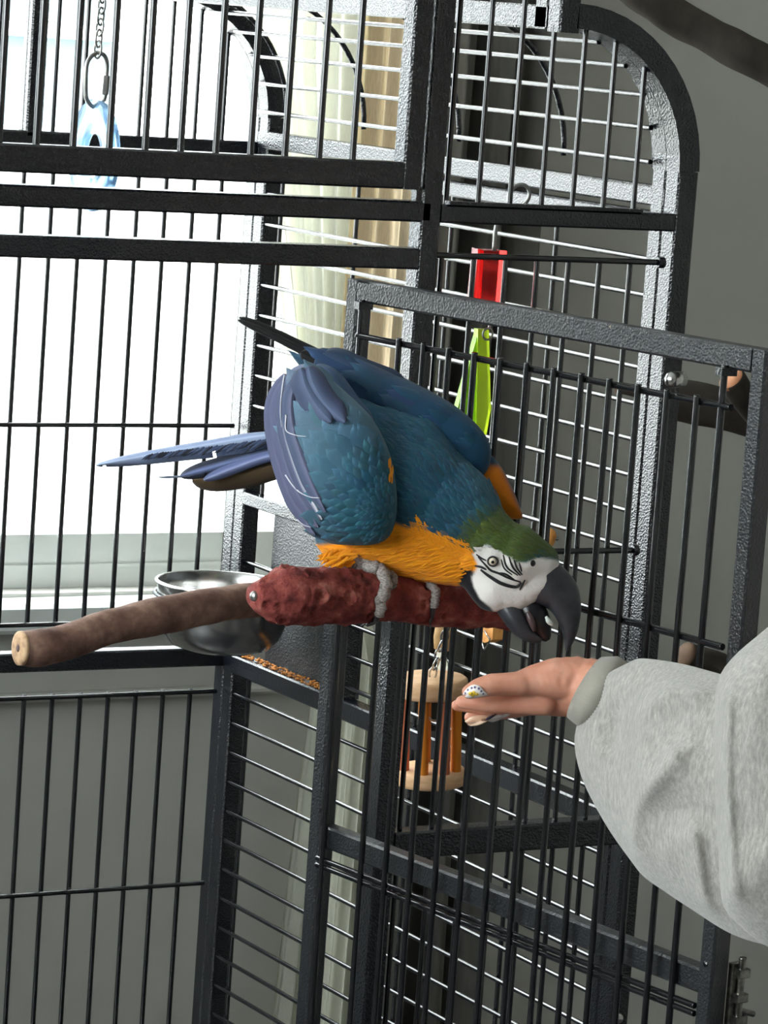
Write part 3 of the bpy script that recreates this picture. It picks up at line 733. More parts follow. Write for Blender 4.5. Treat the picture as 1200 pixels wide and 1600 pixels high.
# long flight feathers folded round the outer edge of the near wing
def blade(path, w0, d0, col, shaftcol, name, parent, edge=None, thick=.0006, slits=0, dfun=None, nl=34, wfun=None, tipcol=None):
    P = spline([np.array([x, y, d]) for (x, y, d) in path], 8); P = np.array(P); seg = np.r_[0, np.cumsum(np.linalg.norm(np.diff(P[:, :2], axis=0), axis=1))]
    ts = np.linspace(0, seg[-1], nl+1); Q = np.stack([np.interp(ts, seg, P[:, k]) for k in range(3)], 1); f = Feathers(); us = (-1, -.5, -.06, .06, .5, 1); vs = []; cs = []; uvs = []
    for i, q in enumerate(Q):
        t = i/nl; a = Q[min(i+1, nl)]-Q[max(i-1, 0)]; nx, ny = -a[1], a[0]; L = math.hypot(nx, ny); nx, ny = nx/L, ny/L
        wa, wb_ = (wfun(t) if wfun else (1, 1)); prof = (math.sin(math.pi*min(.5, .08+t*1.6)) if t < .35 else 1)*(1 if t < .72 else math.sqrt(max(.001, 1-((t-.72)/.285)**2)))
        for u in us:
            wd = w0*.5*prof*(wa if u < 0 else wb_)
            vs.append(B(q[0]+nx*u*wd, q[1]+ny*u*wd, q[2]+.0045*abs(u)*w0/30-(.0010 if abs(u) < .1 else 0)))
            c = np.array(shaftcol) if abs(u) < .1 else np.array(col)
            if tipcol is not None: c = c*(1-t)+np.array(tipcol)*t
            cs.append(c); uvs.append((t*seg[-1]/40-.5*abs(u), u*.02))
    m = len(us); fs = []
    for i in range(nl):
        for j in range(m-1):
            if slits and j in (0,) and rng.random() < slits and i > nl*.25: continue
            fs.append((i*m+j, i*m+j+1, (i+1)*m+j+1, (i+1)*m+j))
    f.add(vs, fs, True); f.c = cs; f.uv = uvs; o = f.build(name, PLUME); md = o.modifiers.new('t', 'SOLIDIFY'); md.thickness = thick; return childof(o, parent) if parent.type != 'EMPTY' else keep(o, parent)
PALE = srgb(215, 214, 226)
for k_ in range(4):
    o_ = k_*10.0; dz_ = -.050-.0065*k_
    c_ = jit(srgb(88-3*k_, 92+k_, 120+k_), .1)
    blade([(492+o_*.55, 836-o_*1.2, dz_-.010), (456+o_*.8, 772-o_*1.15, dz_-.008), (432+o_*.9, 694-o_*.7, dz_-.002), (428+o_*.9, 632-o_*.25, dz_+.002), (446+o_*.8, 584-o_*.1, dz_+.008)], 30, 0, c_, PALE if k_ == 2 else srgb(108, 112, 140), 'flight_feather', wing_n)
for k_ in range(2):
    blade([(540-22*k_, 660, -.088), (510-16*k_, 632, -.080), (490-12*k_, 600+4*k_, -.074), (482-12*k_, 572+3*k_, -.066)], 44, 0, jit(srgb(70, 84, 112), .08), srgb(88, 102, 132), 'flight_feather', wing_n)
# pale feather shafts
bvh_w = bvh_of([wing_n]+[c for c in wing_n.children])
SHAFT = mat('feather shaft', PALE, .4)
for pth in ([(448, 574), (442, 600), (438, 640), (440, 668)], [(447, 648), (447, 672), (462, 680), (478, 682)], [(446, 742), (462, 764), (482, 776), (500, 778)], [(464, 812), (474, 820), (486, 824)]):
    P = []
    for q in spline([np.array(a, float) for a in pth], 6):
        h = surf(bvh_w, q[0], q[1])
        if h: P.append(h[0]-CF*.0006)
    if len(P) > 4: childof(MB().tube(P, [.0008*(1-.7*i/len(P)) for i in range(len(P))], 6).build('shaft', SHAFT), wing_n)
sp_ = Feathers()
for i in range(10):
    x, y = 611+rng.uniform(-4, 3), 742+rng.uniform(-14, 14); h = surf(bvh_nw, x, y)
    if h: sp_.feather(h[0], h[1], sdir(-.2, -.9), 14*PXM, 6*PXM, jit(ORANGE, .2), .2, None, 0, 3)
if sp_.v: tag(childof(sp_.build('orange_fluff', PLUME), wing_n), kind='stuff')
# far wing
for row, (Ln, n_r) in enumerate(((88, 7), (70, 8), (52, 10), (36, 13), (26, 18))):
    t = (.12, .30, .48, .66, .84)[row]
    for i in range(n_r):
        u = (i+.5+rng.uniform(-.25, .25))/n_r
        ax_, ay_ = 500+t*262, 560+t*170; x = ax_+(u-.5)*(-70-60*t); y = ay_+(u-.5)*(60+70*t)+10
        if polydist(x, y, FWG)[0] < 2: continue
        h = surf(bvh_fw, x, y)
        if h is None: continue
        dv = sdir(-.86+rng.uniform(-.1, .1), -.5+rng.uniform(-.1, .1)); col = jit(farcol(x, y)[0], .12)
        f = Feathers(); f.feather(h[0], h[1], dv, Ln*PXM, Ln*.5*PXM, col, .07, np.minimum(col*1.25+.005, 1), 0, 7); childof(f.build('feather', PLUME), wing_f)
NAVY = srgb(26, 50, 78)
for (pth, w_) in (([(640, 610, .012), (560, 580, .012), (505, 552, .02)], 46), ([(620, 640, .004), (550, 600, .006), (492, 562, .016)], 52)): blade(pth, w_, 0, NAVY, srgb(40, 62, 88), 'flight_feather', wing_f)
for (pth, w_) in (([(540, 572, .022), (470, 540, .03), (420, 516, .036), (374, 496, .04)], 15), ([(530, 578, .02), (462, 543, .026), (412, 518, .03), (372, 500, .034)], 12), ([(520, 580, .016), (490, 562, .02), (470, 550, .022)], 22)):
    blade(pth, w_, 0, srgb(5, 5, 7), srgb(14, 14, 16), 'flight_feather', wing_f)
blade([(585, 680, -.03), (550, 640, -.03), (520, 600, -.02), (492, 572, -.01)], 40, 0, srgb(60, 86, 118), srgb(90, 110, 140), 'flight_feather', wing_f)
# back, neck, belly plumage
pl_ = Feathers()
def scatter(poly, step, Ln, asp, dfun, bvh, cfun, lift=.10, jitpx=.5, nl=4):
    P = np.array(poly); x0, y0 = P.min(0); x1, y1 = P.max(0); rows = []
    y = y0
    while y < y1:
        x = x0+rng.uniform(0, step)
        while x < x1:
            xx_, yy_ = x+rng.uniform(-jitpx, jitpx)*step, y+rng.uniform(-jitpx, jitpx)*step
            if inpoly(xx_, yy_, poly)[0]: rows.append((xx_, yy_))
            x += step
        y += step*.8
    for (x, y) in rows:
        h = surf(bvh, x, y)
        if h is None or (-h[1])@ray(x, y) < .12: continue
        dx, dy = dfun(x, y); col = jit(cfun(x, y), .12)
        pl_.feather(h[0], h[1], sdir(dx, dy), Ln*PXM*rng.uniform(.85, 1.2), Ln*asp*PXM, col, lift, None, rng.uniform(-.08, .08), nl)
bc = lambda x, y: body_colour(x, y, rng.uniform(-6, 6))[0]
BACK = [(600, 640), (660, 640), (720, 690), (775, 770), (800, 812), (735, 850), (690, 835), (640, 825), (622, 800), (618, 740)]
scatter(BACK, 9, 19, .62, lambda x, y: (-.72+rng.uniform(-.15, .15), -.6+rng.uniform(-.15, .15)), bvh_body, bc, .08)
NECK = [(700, 830), (745, 800), (800, 806), (850, 828), (876, 866), (840, 872), (806, 872), (770, 854), (745, 862)]
scatter(NECK, 4.5, 10, .55, lambda x, y: (-.85+rng.uniform(-.15, .15), -.25+rng.uniform(-.2, .2)), bvh_body, bc, .04, nl=3)
BELLY = [(505, 860), (560, 852), (600, 846), (622, 822), (660, 834), (700, 848), (738, 866), (742, 886), (725, 900), (718, 915), (660, 912), (580, 898), (520, 880)]
scatter(BELLY, 4.5, 22, .18, lambda x, y: (-.85+rng.uniform(-.25, .25), .22+rng.uniform(-.25, .25)), bvh_body, lambda x, y: ORANGE*rng.uniform(.9, 1.06), .03, nl=3)
TUFT = [(636, 815), (655, 812), (672, 825), (700, 838), (736, 852), (744, 872), (730, 886), (690, 860), (650, 845)]
scatter(TUFT, 3.4, 12, .16, lambda x, y: (-.6+rng.uniform(-.5, .5), -.55+rng.uniform(-.3, .3)), bvh_body, lambda x, y: ORANGE*rng.uniform(.92, 1.03), .03, nl=3)
tag(keep(pl_.build('body_feathers', PLUME), macaw), kind='stuff')
# orange vent tuft
vt = Feathers()
for i in range(60):
    x, y = rng.uniform(512, 560), rng.uniform(858, 878); vt.feather(B(x, y, -.03+rng.uniform(-.012, .01)), -ray(x, y), sdir(-.75+rng.uniform(-.35, .35), .5+rng.uniform(-.5, .4)), 24*PXM, 6*PXM, jit(ORANGE, .1), .05, None, 0, 3)
tag(keep(vt.build('vent_feathers', PLUME), macaw), kind='stuff')
lf = Feathers()
for i in range(50):
    x, y = rng.uniform(540, 582), rng.uniform(874, 890); lf.feather(B(x, y, -.018+rng.uniform(-.008, .006)), -ray(x, y), sdir(-.5+rng.uniform(-.5, .5), .7), 14*PXM, 5*PXM, jit(srgb(150, 138, 130), .2), .05, None, 0, 3)
tag(keep(lf.build('leg_fluff', PLUME), macaw), kind='stuff')
# tail
TB, TD = srgb(138, 156, 194), srgb(30, 34, 48)
blade([(450, 676, .03), (400, 682, .036), (330, 694, .042), (240, 710, .05), (150, 727, .056)], 42, 0, TB, srgb(180, 196, 226), 'tail_feather', macaw, wfun=lambda t: (1.45-1.05*t, .36), nl=60, slits=.16)
blade([(450, 700, .034), (400, 712, .04), (340, 728, .044), (282, 744, .05)], 26, 0, srgb(44, 50, 66), srgb(110, 124, 168), 'tail_feather', macaw, nl=40, slits=.1)
blade([(455, 706, .03), (410, 716, .034), (370, 730, .038), (318, 750, .042)], 18, 0, srgb(96, 108, 150), srgb(140, 150, 190), 'tail_feather', macaw)
blade([(470, 712, .036), (430, 726, .042), (380, 740, .048), (300, 750, .052)], 46, 0, srgb(76, 60, 40), srgb(96, 78, 54), 'tail_feather', macaw)
blade([(330, 738, .05), (290, 744, .05), (246, 746, .05)], 4, 0, srgb(120, 130, 150), srgb(120, 130, 150), 'tail_feather', macaw)
barbs = Feathers()
for i in range(46):
    t = i/45; x = 425-t*190; y = 686+t*24+rng.uniform(-1, 1); col = srgb(70, 82, 112) if rng.random() < .6 else TD
    barbs.feather(B(x, y, .034+.016*t), -ray(x, y), sdir(-.78+rng.uniform(-.12, .05), .52+rng.uniform(-.1, .1)), (34-16*t)*PXM, 4.4*PXM, col, .02, col*.8, 0, 3)
tag(keep(barbs.build('tail_barbs', PLUME), macaw), kind='stuff')

# ---- beak, eye, face
def loft(rings, n=20, dbase=-.02):
    C = np.array([[x, y] for (x, y, d, a, b) in rings], float); k = len(rings); V = []
    for i, (x, y, d, a, b) in enumerate(rings):
        t = C[min(i+1, k-1)]-C[max(i-1, 0)]; t /= np.linalg.norm(t); nx, ny = -t[1], t[0]
        for j in range(n):
            q = 2*math.pi*j/n; V.append(B(x+nx*a*math.cos(q), y+ny*a*math.cos(q), d+b*PXM*math.sin(q)))
    F = [(i*n+j, i*n+(j+1) % n, (i+1)*n+(j+1) % n, (i+1)*n+j) for i in range(k-1) for j in range(n)]+[tuple(range(n-1, -1, -1)), tuple((k-1)*n+j for j in range(n))]
    return MB().add(V, F, True)
def ringspline(R, n=6): return [tuple(q) for q in spline([np.array(r, float) for r in R], n)]
BEAK = noisy('dark horn beak', srgb(30, 31, 36), srgb(56, 58, 64), 70, .38, (1, 1, 1), .12, .0006, 300, spec=.5)
MOUTH = mat('black mouth', srgb(14, 14, 20), .3)
part(loft(ringspline([(828, 896, -.02, 35, 30), (845, 908, -.021, 40, 29), (872, 926, -.022, 33, 23), (885, 950, -.023, 24, 17), (890, 978, -.024, 15, 11), (889, 1000, -.024, 8, 6), (885, 1017, -.024, 2, 2)])), 'upper_beak', BEAK, macaw)
part(loft(ringspline([(788, 944, -.022, 17, 20), (798, 956, -.024, 18, 21), (812, 976, -.026, 17, 19), (828, 992, -.026, 12, 15), (846, 1001, -.025, 5, 9)])), 'lower_beak', BEAK, macaw)
part(loft(ringspline([(816, 938, -.02, 16, 16), (830, 955, -.022, 22, 19), (842, 976, -.023, 20, 18), (852, 994, -.023, 11, 11), (856, 1001, -.023, 4, 4)])), 'mouth', MOUTH, macaw)
TONG = noisy('tongue', srgb(26, 24, 30), srgb(84, 66, 66), 60, .35)
part(loft(ringspline([(824, 956, -.034, 4, 4), (829, 966, -.035, 6, 6), (833, 978, -.035, 5, 5), (835, 987, -.034, 2, 2)])), 'tongue', TONG, macaw)
part(loft(ringspline([(853, 963, -.036, 2, 2), (858, 971, -.036, 4.5, 4), (864, 976, -.035, 3, 3)])), 'food_crumb', mat('pale crumb', srgb(190, 196, 190), .5), macaw)
CERE = noisy('cere skin', srgb(188, 182, 180), srgb(214, 208, 204), 140, .5)
part(loft(ringspline([(812, 878, -.020, 16, 28), (822, 886, -.021, 28, 31.5), (832, 895, -.021, 37, 31.5), (838, 901, -.021, 39.2, 30.4)])), 'cere', CERE, macaw)
hn = bvh_of([body]+[c for c in macaw.children if c.name.startswith('cere')])
h = surf(hn, 833, 880)
part(MB().lathe([(.0001, .0006), (.0024, .0005), (.0034, -.001)], h[0], 14, h[1]), 'nostril', MOUTH, macaw)
h = surf(bvh_body, 770, 877); ep, en = h
eye = part(MB().lathe([(.0001, .0024), (.0018, .0022), (.0032, .0014), (.0040, -.0004)], ep, 24, en), 'eye', mat('pale iris', srgb(206, 196, 176), .15), macaw)
MB().lathe([(.0001, .0028), (.0012, .0026), (.0018, .0018)], ep, 18, en).build('pupil', mat('pupil', (.004, .004, .004), .08), eye)
e1 = np.cross(en, [0, 0, 1]); e1 /= np.linalg.norm(e1); e2 = np.cross(en, e1)
MB().torus(ep+en*.0003, e1, e2, .0043, .0009, 26, 8).build('eyelid', mat('eyelid', srgb(44, 38, 42), .5), eye)
FL = mat('black facial feathers', (.006, .006, .008), .6)
lines = [([(751, 890), (767, 902), (784, 912), (805, 917), (814, 910)], 2.6), ([(747, 870), (759, 883), (767, 891), (780, 896), (797, 904), (813, 909)], 1.7), ([(742, 884), (752, 886), (760, 890)], 1.7),
         ([(744, 866), (752, 872), (760, 876)], 1.3), ([(786, 867), (792, 886), (809, 899)], 1.4), ([(795, 870), (801, 886), (813, 899)], 1.4), ([(803, 875), (808, 888), (816, 898)], 1.3), ([(811, 879), (815, 893)], 1.2),
         ([(783, 874), (788, 888), (800, 898)], 1.2), ([(776, 895), (790, 897), (804, 906)], 1.4), ([(812, 922), (816, 914), (820, 906)], 1.6)]
for (pth, r) in lines:
    P = []
    for q in spline([np.array(a, float) for a in pth], 6):
        h = surf(bvh_body, q[0], q[1])
        if h: P.append(h[0]+h[1]*.0002)
    if len(P) > 2:
        k = len(P); rs = [r*1.15*PXM*(.5+.5*math.sin(math.pi*(i+.6)/(k+.2))) for i in range(k)]
        part(MB().tube(P, rs, 6), 'facial_stripe', FL, macaw)
# ---- feet
TOE = noisy('scaly grey toe', srgb(96, 88, 86), srgb(190, 182, 176), 420, .6, (1, 1, 3), .6, .0012)
CLAW = mat('dark claw', srgb(58, 54, 56), .3)
def on_perch(x, y, lift):
    h = surf(perch_bvh, x, y); return (h[0]+h[1]*lift) if h else B(x, y, .0)
def foot(toes, claw, leg):
    mb = MB()
    P = [B(*q[:3]) for q in leg[0]]; mb.tube([tuple(p) for p in spline(P, 5)], list(np.interp(np.linspace(0, 1, len(spline(P, 5))), np.linspace(0, 1, len(leg[1])), leg[1])*PXM), 14)
    f = None
    for (pth, r0, r1) in toes:
        Q = [on_perch(q[0], q[1], r0*PXM*.75) for q in spline([np.array(a, float) for a in pth], 10)]; k = len(Q)
        mb.tube(Q, [(r0+(r1-r0)*i/(k-1))*PXM*(1+.16*math.sin(i*1.9)) for i in range(k)], 12)
    f = part(mb, 'foot', TOE, macaw)
    for (pth, r0) in claw:
        Q = [on_perch(q[0], q[1], r0*PXM*.6) for q in spline([np.array(a, float) for a in pth], 6)]; k = len(Q)
        MB().tube(Q, [r0*PXM*(1-.88*i/(k-1)) for i in range(k)], 10).build('claw', CLAW, f)
foot([([(578, 893), (594, 900), (598, 918), (592, 940), (589, 954)], 11, 8), ([(602, 896), (613, 904), (613, 920)], 6, 5)], [([(590, 952), (586, 966), (576, 973), (564, 978)], 6)], ([(560, 862, -.02), (574, 880, -.024), (586, 894, -.022)], (15, 14, 11)))
foot([([(668, 898), (675, 910), (677, 930), (675, 948)], 8, 6.5)], [([(675, 946), (674, 962), (672, 978)], 5)], ([(650, 880, -.01), (660, 892, -.02), (670, 902, -.02)], (14, 12, 8)))

# ================================================================== BOWL
CB = on(351, 911, 0, 2.012); RB = 108*proj(CB)[2]/FPX
bowl = thing('food_bowl', CB-np.array([0, 0, .088]), 'stainless steel food bowl hung at the feeder opening', 'bowl')
k = RB/.088
prof = [(.0001, -.086), (.045, -.086), (.064, -.080), (.076, -.066), (.083, -.045), (.0855, -.012), (.086, -.004), (.0885, -.002), (.0885, .001), (.086, .002), (.0845, .0), (.083, -.014), (.080, -.044), (.073, -.064), (.061, -.077), (.044, -.083), (.0001, -.083)]
part(MB().lathe([(r*k, h*k) for (r, h) in prof], CB, 56), 'bowl_shell', STEEL, bowl)
part(MB().torus(CB+np.array([0, 0, -.0005]), (1, 0, 0), (0, 1, 0), .0875*k, .0018, 56, 8), 'rolled_rim', STEEL, bowl)
rg = MB().torus(CB+np.array([0, 0, -.016]), (1, 0, 0), (0, 1, 0), .0885*k, .0022, 48, 8).build('bowl_ring', PAINT); rg.parent = feeder
rg2 = MB().tube([CB+np.array([.0885*k, 0, -.016]), (XP, CB[1], CB[2]-.016)], .0025, 8).build('bowl_ring_arm', PAINT); rg2.parent = feeder
cr = MB(); rng2 = random.Random(5)
for i in range(420):
    y = rng2.uniform(3.665, 3.915)
    if rng2.random() > .35+.6*abs(math.sin(y*31)): continue
    c = np.array([rng2.uniform(2.098, 2.114), y, .7768+rng2.uniform(0, .002)]); s_ = rng2.uniform(.0006, .0024)
    V, F = ico(); cr.add(V[:]*np.array([s_, s_*rng2.uniform(.7, 1.4), s_*.6])+c, F)
CRUMB = noisy('orange food crumbs', srgb(150, 84, 30), srgb(236, 160, 78), 240, .8)
tag(cr.build('food_crumbs', CRUMB), 'orange food crumbs scattered on the ledge under the steel bowl', 'crumbs', kind='stuff')

# ================================================================== NATURAL BRANCH PERCH
def bark(name, a, b, c, sc=70, st=(1, 1, 1)):
    m = mat(name, a, .8, 0, .2); v = coords(m, st); f = noise(m, v, sc, 6, .6); colour(m, ramp(m, f, [(.3, a), (.52, b), (.75, c)])); bump(m, noise(m, v, sc*2.2, 5), .4, .002); return m
BRK = bark('smooth brown bark', srgb(92, 68, 60), srgb(128, 98, 86), srgb(166, 136, 120), 40)
CUT = mat('cut wood', srgb(205, 170, 135), .7, 0, .2); v_ = coords(CUT); f_ = noise(CUT, v_, 90, 5); colour(CUT, ramp(CUT, f_, [(.3, srgb(150, 116, 92)), (.5, srgb(206, 170, 134)), (.75, srgb(226, 196, 160))]))
bpts = [(30, 1013, 3.50, 27), (44, 1013, 3.505, 29), (62, 1012, 3.51, 30), (100, 1004, 3.525, 28.5), (175, 979, 3.56, 27.5), (255, 961, 3.60, 30), (340, 945, 3.65, 28), (420, 935, 3.71, 27), (500, 931, 3.78, 26)]
SB = spline([np.r_[at(x, y, z), r*z/FPX] for (x, y, z, r) in bpts]+[np.r_[on(548, 932, 0, 2.090), .016]], 9)
brm = lumpy_rod([q[:3] for q in SB], [q[3] for q in SB], 28, .0016, 30, 0, 9.0, True)
brm.polygons.foreach_set('use_smooth', [True]*len(brm.polygons))
br = thing('branch_perch', SB[-1][:3], 'brown natural branch perch with a pale sawn end, before the steel bowl', 'perch')
keep(obj('branch', brm, BRK), br)
a_ = SB[0][:3]-SB[1][:3]; a_ /= np.linalg.norm(a_)
part(MB().lathe([(.0001, .0012), (.0028, .0014), (.0135, .0013), (SB[0][3]*1.0, .0003), (SB[0][3]*1.02, -.003)], SB[0][:3], 22, a_), 'cut_end', CUT, br)
CORE = mat('dark pith', srgb(112, 88, 84), .8)
part(MB().lathe([(.0001, .0022), (.003, .0020), (.0042, .0012)], SB[0][:3]+CR*.0, 12, a_), 'pith', CORE, br)
part(MB().lathe([(.012, -.002), (.012, .010), (.006, .012)], (2.094, SB[-1][1], SB[-1][2]), 16, (-1, 0, 0)), 'wing_nut_washer', STEEL, br)

# ================================================================== TOYS
def chain(mb_parent, p0, p1, n, R, r, m, name='chain_link', stretch=1.5):
    p0, p1 = np.array(p0), np.array(p1); d = (p1-p0); L = np.linalg.norm(d); d /= L
    e = np.cross(d, [0.3, .8, .1]); e /= np.linalg.norm(e); f = np.cross(d, e)
    for i in range(n):
        c = p0+d*L*(i+.5)/n; a = math.radians(45 if i % 2 else -45); s_ = e*math.cos(a)+f*math.sin(a)
        part(MB().torus(c, s_, d, R, r, 18, 7, stretch), name, m, mb_parent)
# --- blue ring toy in the dome
YT = 3.36
cb = on(147, 243, 1, YT); dep = proj(cb)[2]; R1 = 88*dep/FPX
vh = np.array([CF[0], CF[1], 0])/np.hypot(CF[0], CF[1]); ph = np.array([vh[1], -vh[0], 0])
nn = -.47*vh-.883*ph
BLUE = mat('clear blue acrylic', (.42, .68, .95), .12, 0, .5, Transmission_Weight=.75, IOR=1.3)
blue = thing('ring_toy', on(160, -60, 1, YT), 'pale blue clear plastic ring toy hanging on a steel chain', 'bird toy')
part(MB().lathe([(R1*.44, -.004), (R1*.97, -.005), (R1, -.003), (R1, .003), (R1*.97, .005), (R1*.44, .004), (R1*.40, .002), (R1*.40, -.002)], cb, 64, nn, closed=True), 'ring', BLUE, blue)
ql = [on(x, y, 1, YT) for (x, y) in ((152, 82), (141, 90), (135, 105), (134, 140), (136, 156), (146, 167), (158, 163), (164, 150), (166, 120), (167, 98), (162, 86))]
part(MB().tube(spline(ql+[ql[0]], 5), .0023, 10), 'quick_link', DULLSTEEL, blue)
n0, n1 = on(163, 148, 1, YT), on(166, 118, 1, YT)
part(MB().lathe([(.0036, 0), (.0042, .001), (.0042, np.linalg.norm(n1-n0)-.001), (.0036, np.linalg.norm(n1-n0))], n0, 6, n1-n0, smooth=False), 'link_nut', DULLSTEEL, blue)
chain(blue, on(152, 86, 1, YT), on(166, -70, 1, YT), 9, .0046, .0012, DULLSTEEL, stretch=2.0)
# ceiling of the dome carries it
bar((XC+.02, YT, on(166, -70, 1, YT)[2]+.002), (1.95, YT, on(166, -70, 1, YT)[2]+.002), back, .004, name='dome_rod')
# --- red and green acrylic toy on the front beam
YR = YF+.052
RED = mat('clear red acrylic', (1.0, .04, .035), .15, 0, .5, Transmission_Weight=.8, IOR=1.35)
LIME = mat('neon green acrylic', (.52, .95, .03), .25, 0, .5, Transmission_Weight=.55, IOR=1.3)
LIME2 = mat('neon yellow acrylic edge', (.80, 1.0, .04), .3, 0, .5, Transmission_Weight=.5)
ac = thing('acrylic_toy', on(812, 300, 1, YF+.03), 'red block and neon green acrylic bird toy hooked on the cage beam', 'bird toy')
u3 = on(830, 300, 1, YF+.03)-on(800, 300, 1, YF+.03); 
rc = on(811, 306, 1, YF+.03)
part(MB().torus(rc, np.array([.85, -.35, .1]), np.array([.1, 0, 1]), .0115, .0022, 26, 8), 'hanger_ring', DULLSTEEL, ac)
part(MB().tube(spline([rc+np.array([0, .006, -.010]), on(790, 330, 1, YR), on(776, 352, 1, YR), on(772, 392, 1, YR)], 6), .0022, 8), 'hook_wire', DULLSTEEL, ac)
def prism(poly, y0, y1, m, name, parent, tilt=0.0):
    A = [on(x, y, 1, y0) for (x, y) in poly]; n = len(A); Bk = [a+np.array([tilt*(y1-y0), y1-y0, 0]) for a in A]
    return part(MB().add(A+Bk, [tuple(range(n)), tuple(range(2*n-1, n-1, -1))]+[(i, n+i, n+(i+1) % n, (i+1) % n) for i in range(n)]), name, m, parent)
prism([(756, 391), (792, 392), (783, 500), (750, 498)], YR, YR+.020, RED, 'red_block', ac)
prism([(747, 389), (756, 391), (750, 498), (737, 494)], YR+.0, YR+.018, RED, 'block_face', ac, .2)
part(MB().torus(on(762, 522, 1, YR), np.array([1., 0, 0]), np.array([0, 0, 1.]), .0058, .0012, 20, 6), 'split_ring', DULLSTEEL, ac)
part(MB().tube([on(767, 498, 1, YR+.01), on(764, 515, 1, YR+.005)], .0014, 8), 'link_wire', DULLSTEEL, ac)
prism([(747, 514), (764, 515), (767, 640), (760, 680), (744, 676)], YR+.004, YR+.012, LIME2, 'yellow_blade', ac)
prism([(748, 516), (746, 560), (744, 676), (711, 656), (716, 635)], YR+.006, YR+.014, LIME, 'green_blade', ac)
# --- wooden barrel toy
WOOD = noisy('pale birch', srgb(214, 166, 122), srgb(232, 192, 150), 60, .6, (1, 1, 5), .1, .0006)
WOOD2 = noisy('orange stained dowel', srgb(206, 116, 20), srgb(228, 142, 34), 60, .55, (1, 1, .2))
WOOD3 = noisy('red brown stained dowel', srgb(178, 92, 56), srgb(196, 112, 74), 60, .55, (1, 1, .2))
YTB = YF+.075
c1 = on(674, 1074, 1, YTB); c2 = on(672, 1210, 1, YTB); dep = proj(c1)[2]; m_ = dep/FPX
bt = thing('barrel_toy', c1+np.array([0, 0, .05]), 'wooden barrel bird toy with two birch discs and orange dowels', 'bird toy')
ax_ = c1-c2; ax_ = ax_/np.linalg.norm(ax_)
for (c, r, tname) in ((c1, 58, 'disc'), (c2, 56, 'disc')):
    part(MB().lathe([(.003, .011), (r*m_*.9, .0115), (r*m_*.98, .009), (r*m_, .003), (r*m_, -.003), (r*m_*.98, -.006), (r*m_*.93, -.008), (.003, -.008)] if c is c1 else [(.003, .007), (r*m_*.95, .007), (r*m_, .004), (r*m_, -.006), (r*m_*.97, -.009), (.003, -.009)], c, 44, ax_), tname, WOOD, bt)
e1 = ph; e2 = np.cross(ax_, e1)
for (a, mm) in ((200, WOOD3), (255, WOOD2), (300, WOOD3), (335, WOOD2), (100, WOOD2)):
    o_ = (e1*math.cos(math.radians(a))-vh*math.sin(math.radians(a))*-1)*44*m_
    o_ = e1*44*m_*math.cos(math.radians(a))+(-vh)*44*m_*(-math.sin(math.radians(a)))
    part(MB().tube([c2+o_, c1+o_], 8.5*m_, 14), 'dowel', mm, bt)
htop = np.array([c1[0]+.003, YF+.02, zr2+.003])
chain(bt, c1+ax_*.010, htop, 14, .0042, .0011, STEEL, stretch=1.7)
part(MB().torus(c1-ax_*.024+CR*.004, ph, np.array([0, 0, 1.]), .0085, .0013, 20, 6, 1.4), 'steel_hook', STEEL, bt)
part(MB().tube([c1-ax_*.006, c1-ax_*.014], .0012, 6), 'hook_stem', STEEL, bt)
# --- block toys on the side panel
def pblock(name, poly, x, th, m): return prism
zt_ = lambda px, py: on(px, py, 0, XP-.012)
wt = thing('wood_tile_toy', zt_(774, 958), 'small orange wooden tile with a bent wire hook on the side bars', 'bird toy')
A = [zt_(x, y) for (x, y) in ((761, 966), (788, 968), (786, 999), (774, 1004), (761, 998))]; nA = len(A); Bk = [a-np.array([.014, 0, 0]) for a in A]
ORW = noisy('orange wood', srgb(214, 140, 66), srgb(240, 178, 100), 80, .6)
part(MB().add(A+Bk, [tuple(range(nA)), tuple(range(2*nA-1, nA-1, -1))]+[(i, nA+i, nA+(i+1) % nA, (i+1) % nA) for i in range(nA)]), 'tile', ORW, wt)
part(MB().tube([zt_(776, 985)-np.array([.016, 0, 0]), zt_(787, 998)-np.array([.018, 0, 0]), zt_(782, 1006)-np.array([.016, 0, 0]), zt_(773, 1014)-np.array([.014, 0, 0]), zt_(770, 1002)-np.array([.014, 0, 0])], .0011, 6), 'wire_hook', STEEL, wt)
part(MB().tube([zt_(774, 970), zt_(776, 945)+np.array([.008, 0, 0])], .0012, 6), 'hanger', STEEL, wt)
kt = thing('wood_knob_toy', zt_(858, 838), 'tiny orange wooden knob fixed to the side bars above the green crown', 'bird toy')
part(MB().lathe([(.0001, .012), (.006, .011), (.009, .006), (.009, -.004), (.006, -.008)], zt_(855, 842), 18, (0, -.4, 1)), 'knob', ORW, kt)
part(MB().tube([zt_(855, 842), zt_(855, 842)+np.array([.014, 0, 0])], .002, 8), 'peg', STEEL, kt)
rt = thing('strip_toy', zt_(694, 940), 'wooden bead toy with white leather strips behind the red perch', 'bird toy')
LEA = noisy('white leather', srgb(190, 186, 166), srgb(214, 210, 192), 50, .7)
part(MB().lathe([(.007, -.016), (.010, -.014), (.0115, 0), (.010, .014), (.007, .016)], zt_(693, 995), 18, (0, 0, 1)), 'bead', noisy('birch bead', srgb(196, 152, 96), srgb(216, 176, 122), 70, .6), rt)
part(MB().tube([zt_(693, 975), zt_(694, 935)+np.array([.008, 0, 0])], .0014, 6), 'cord', LEA, rt)
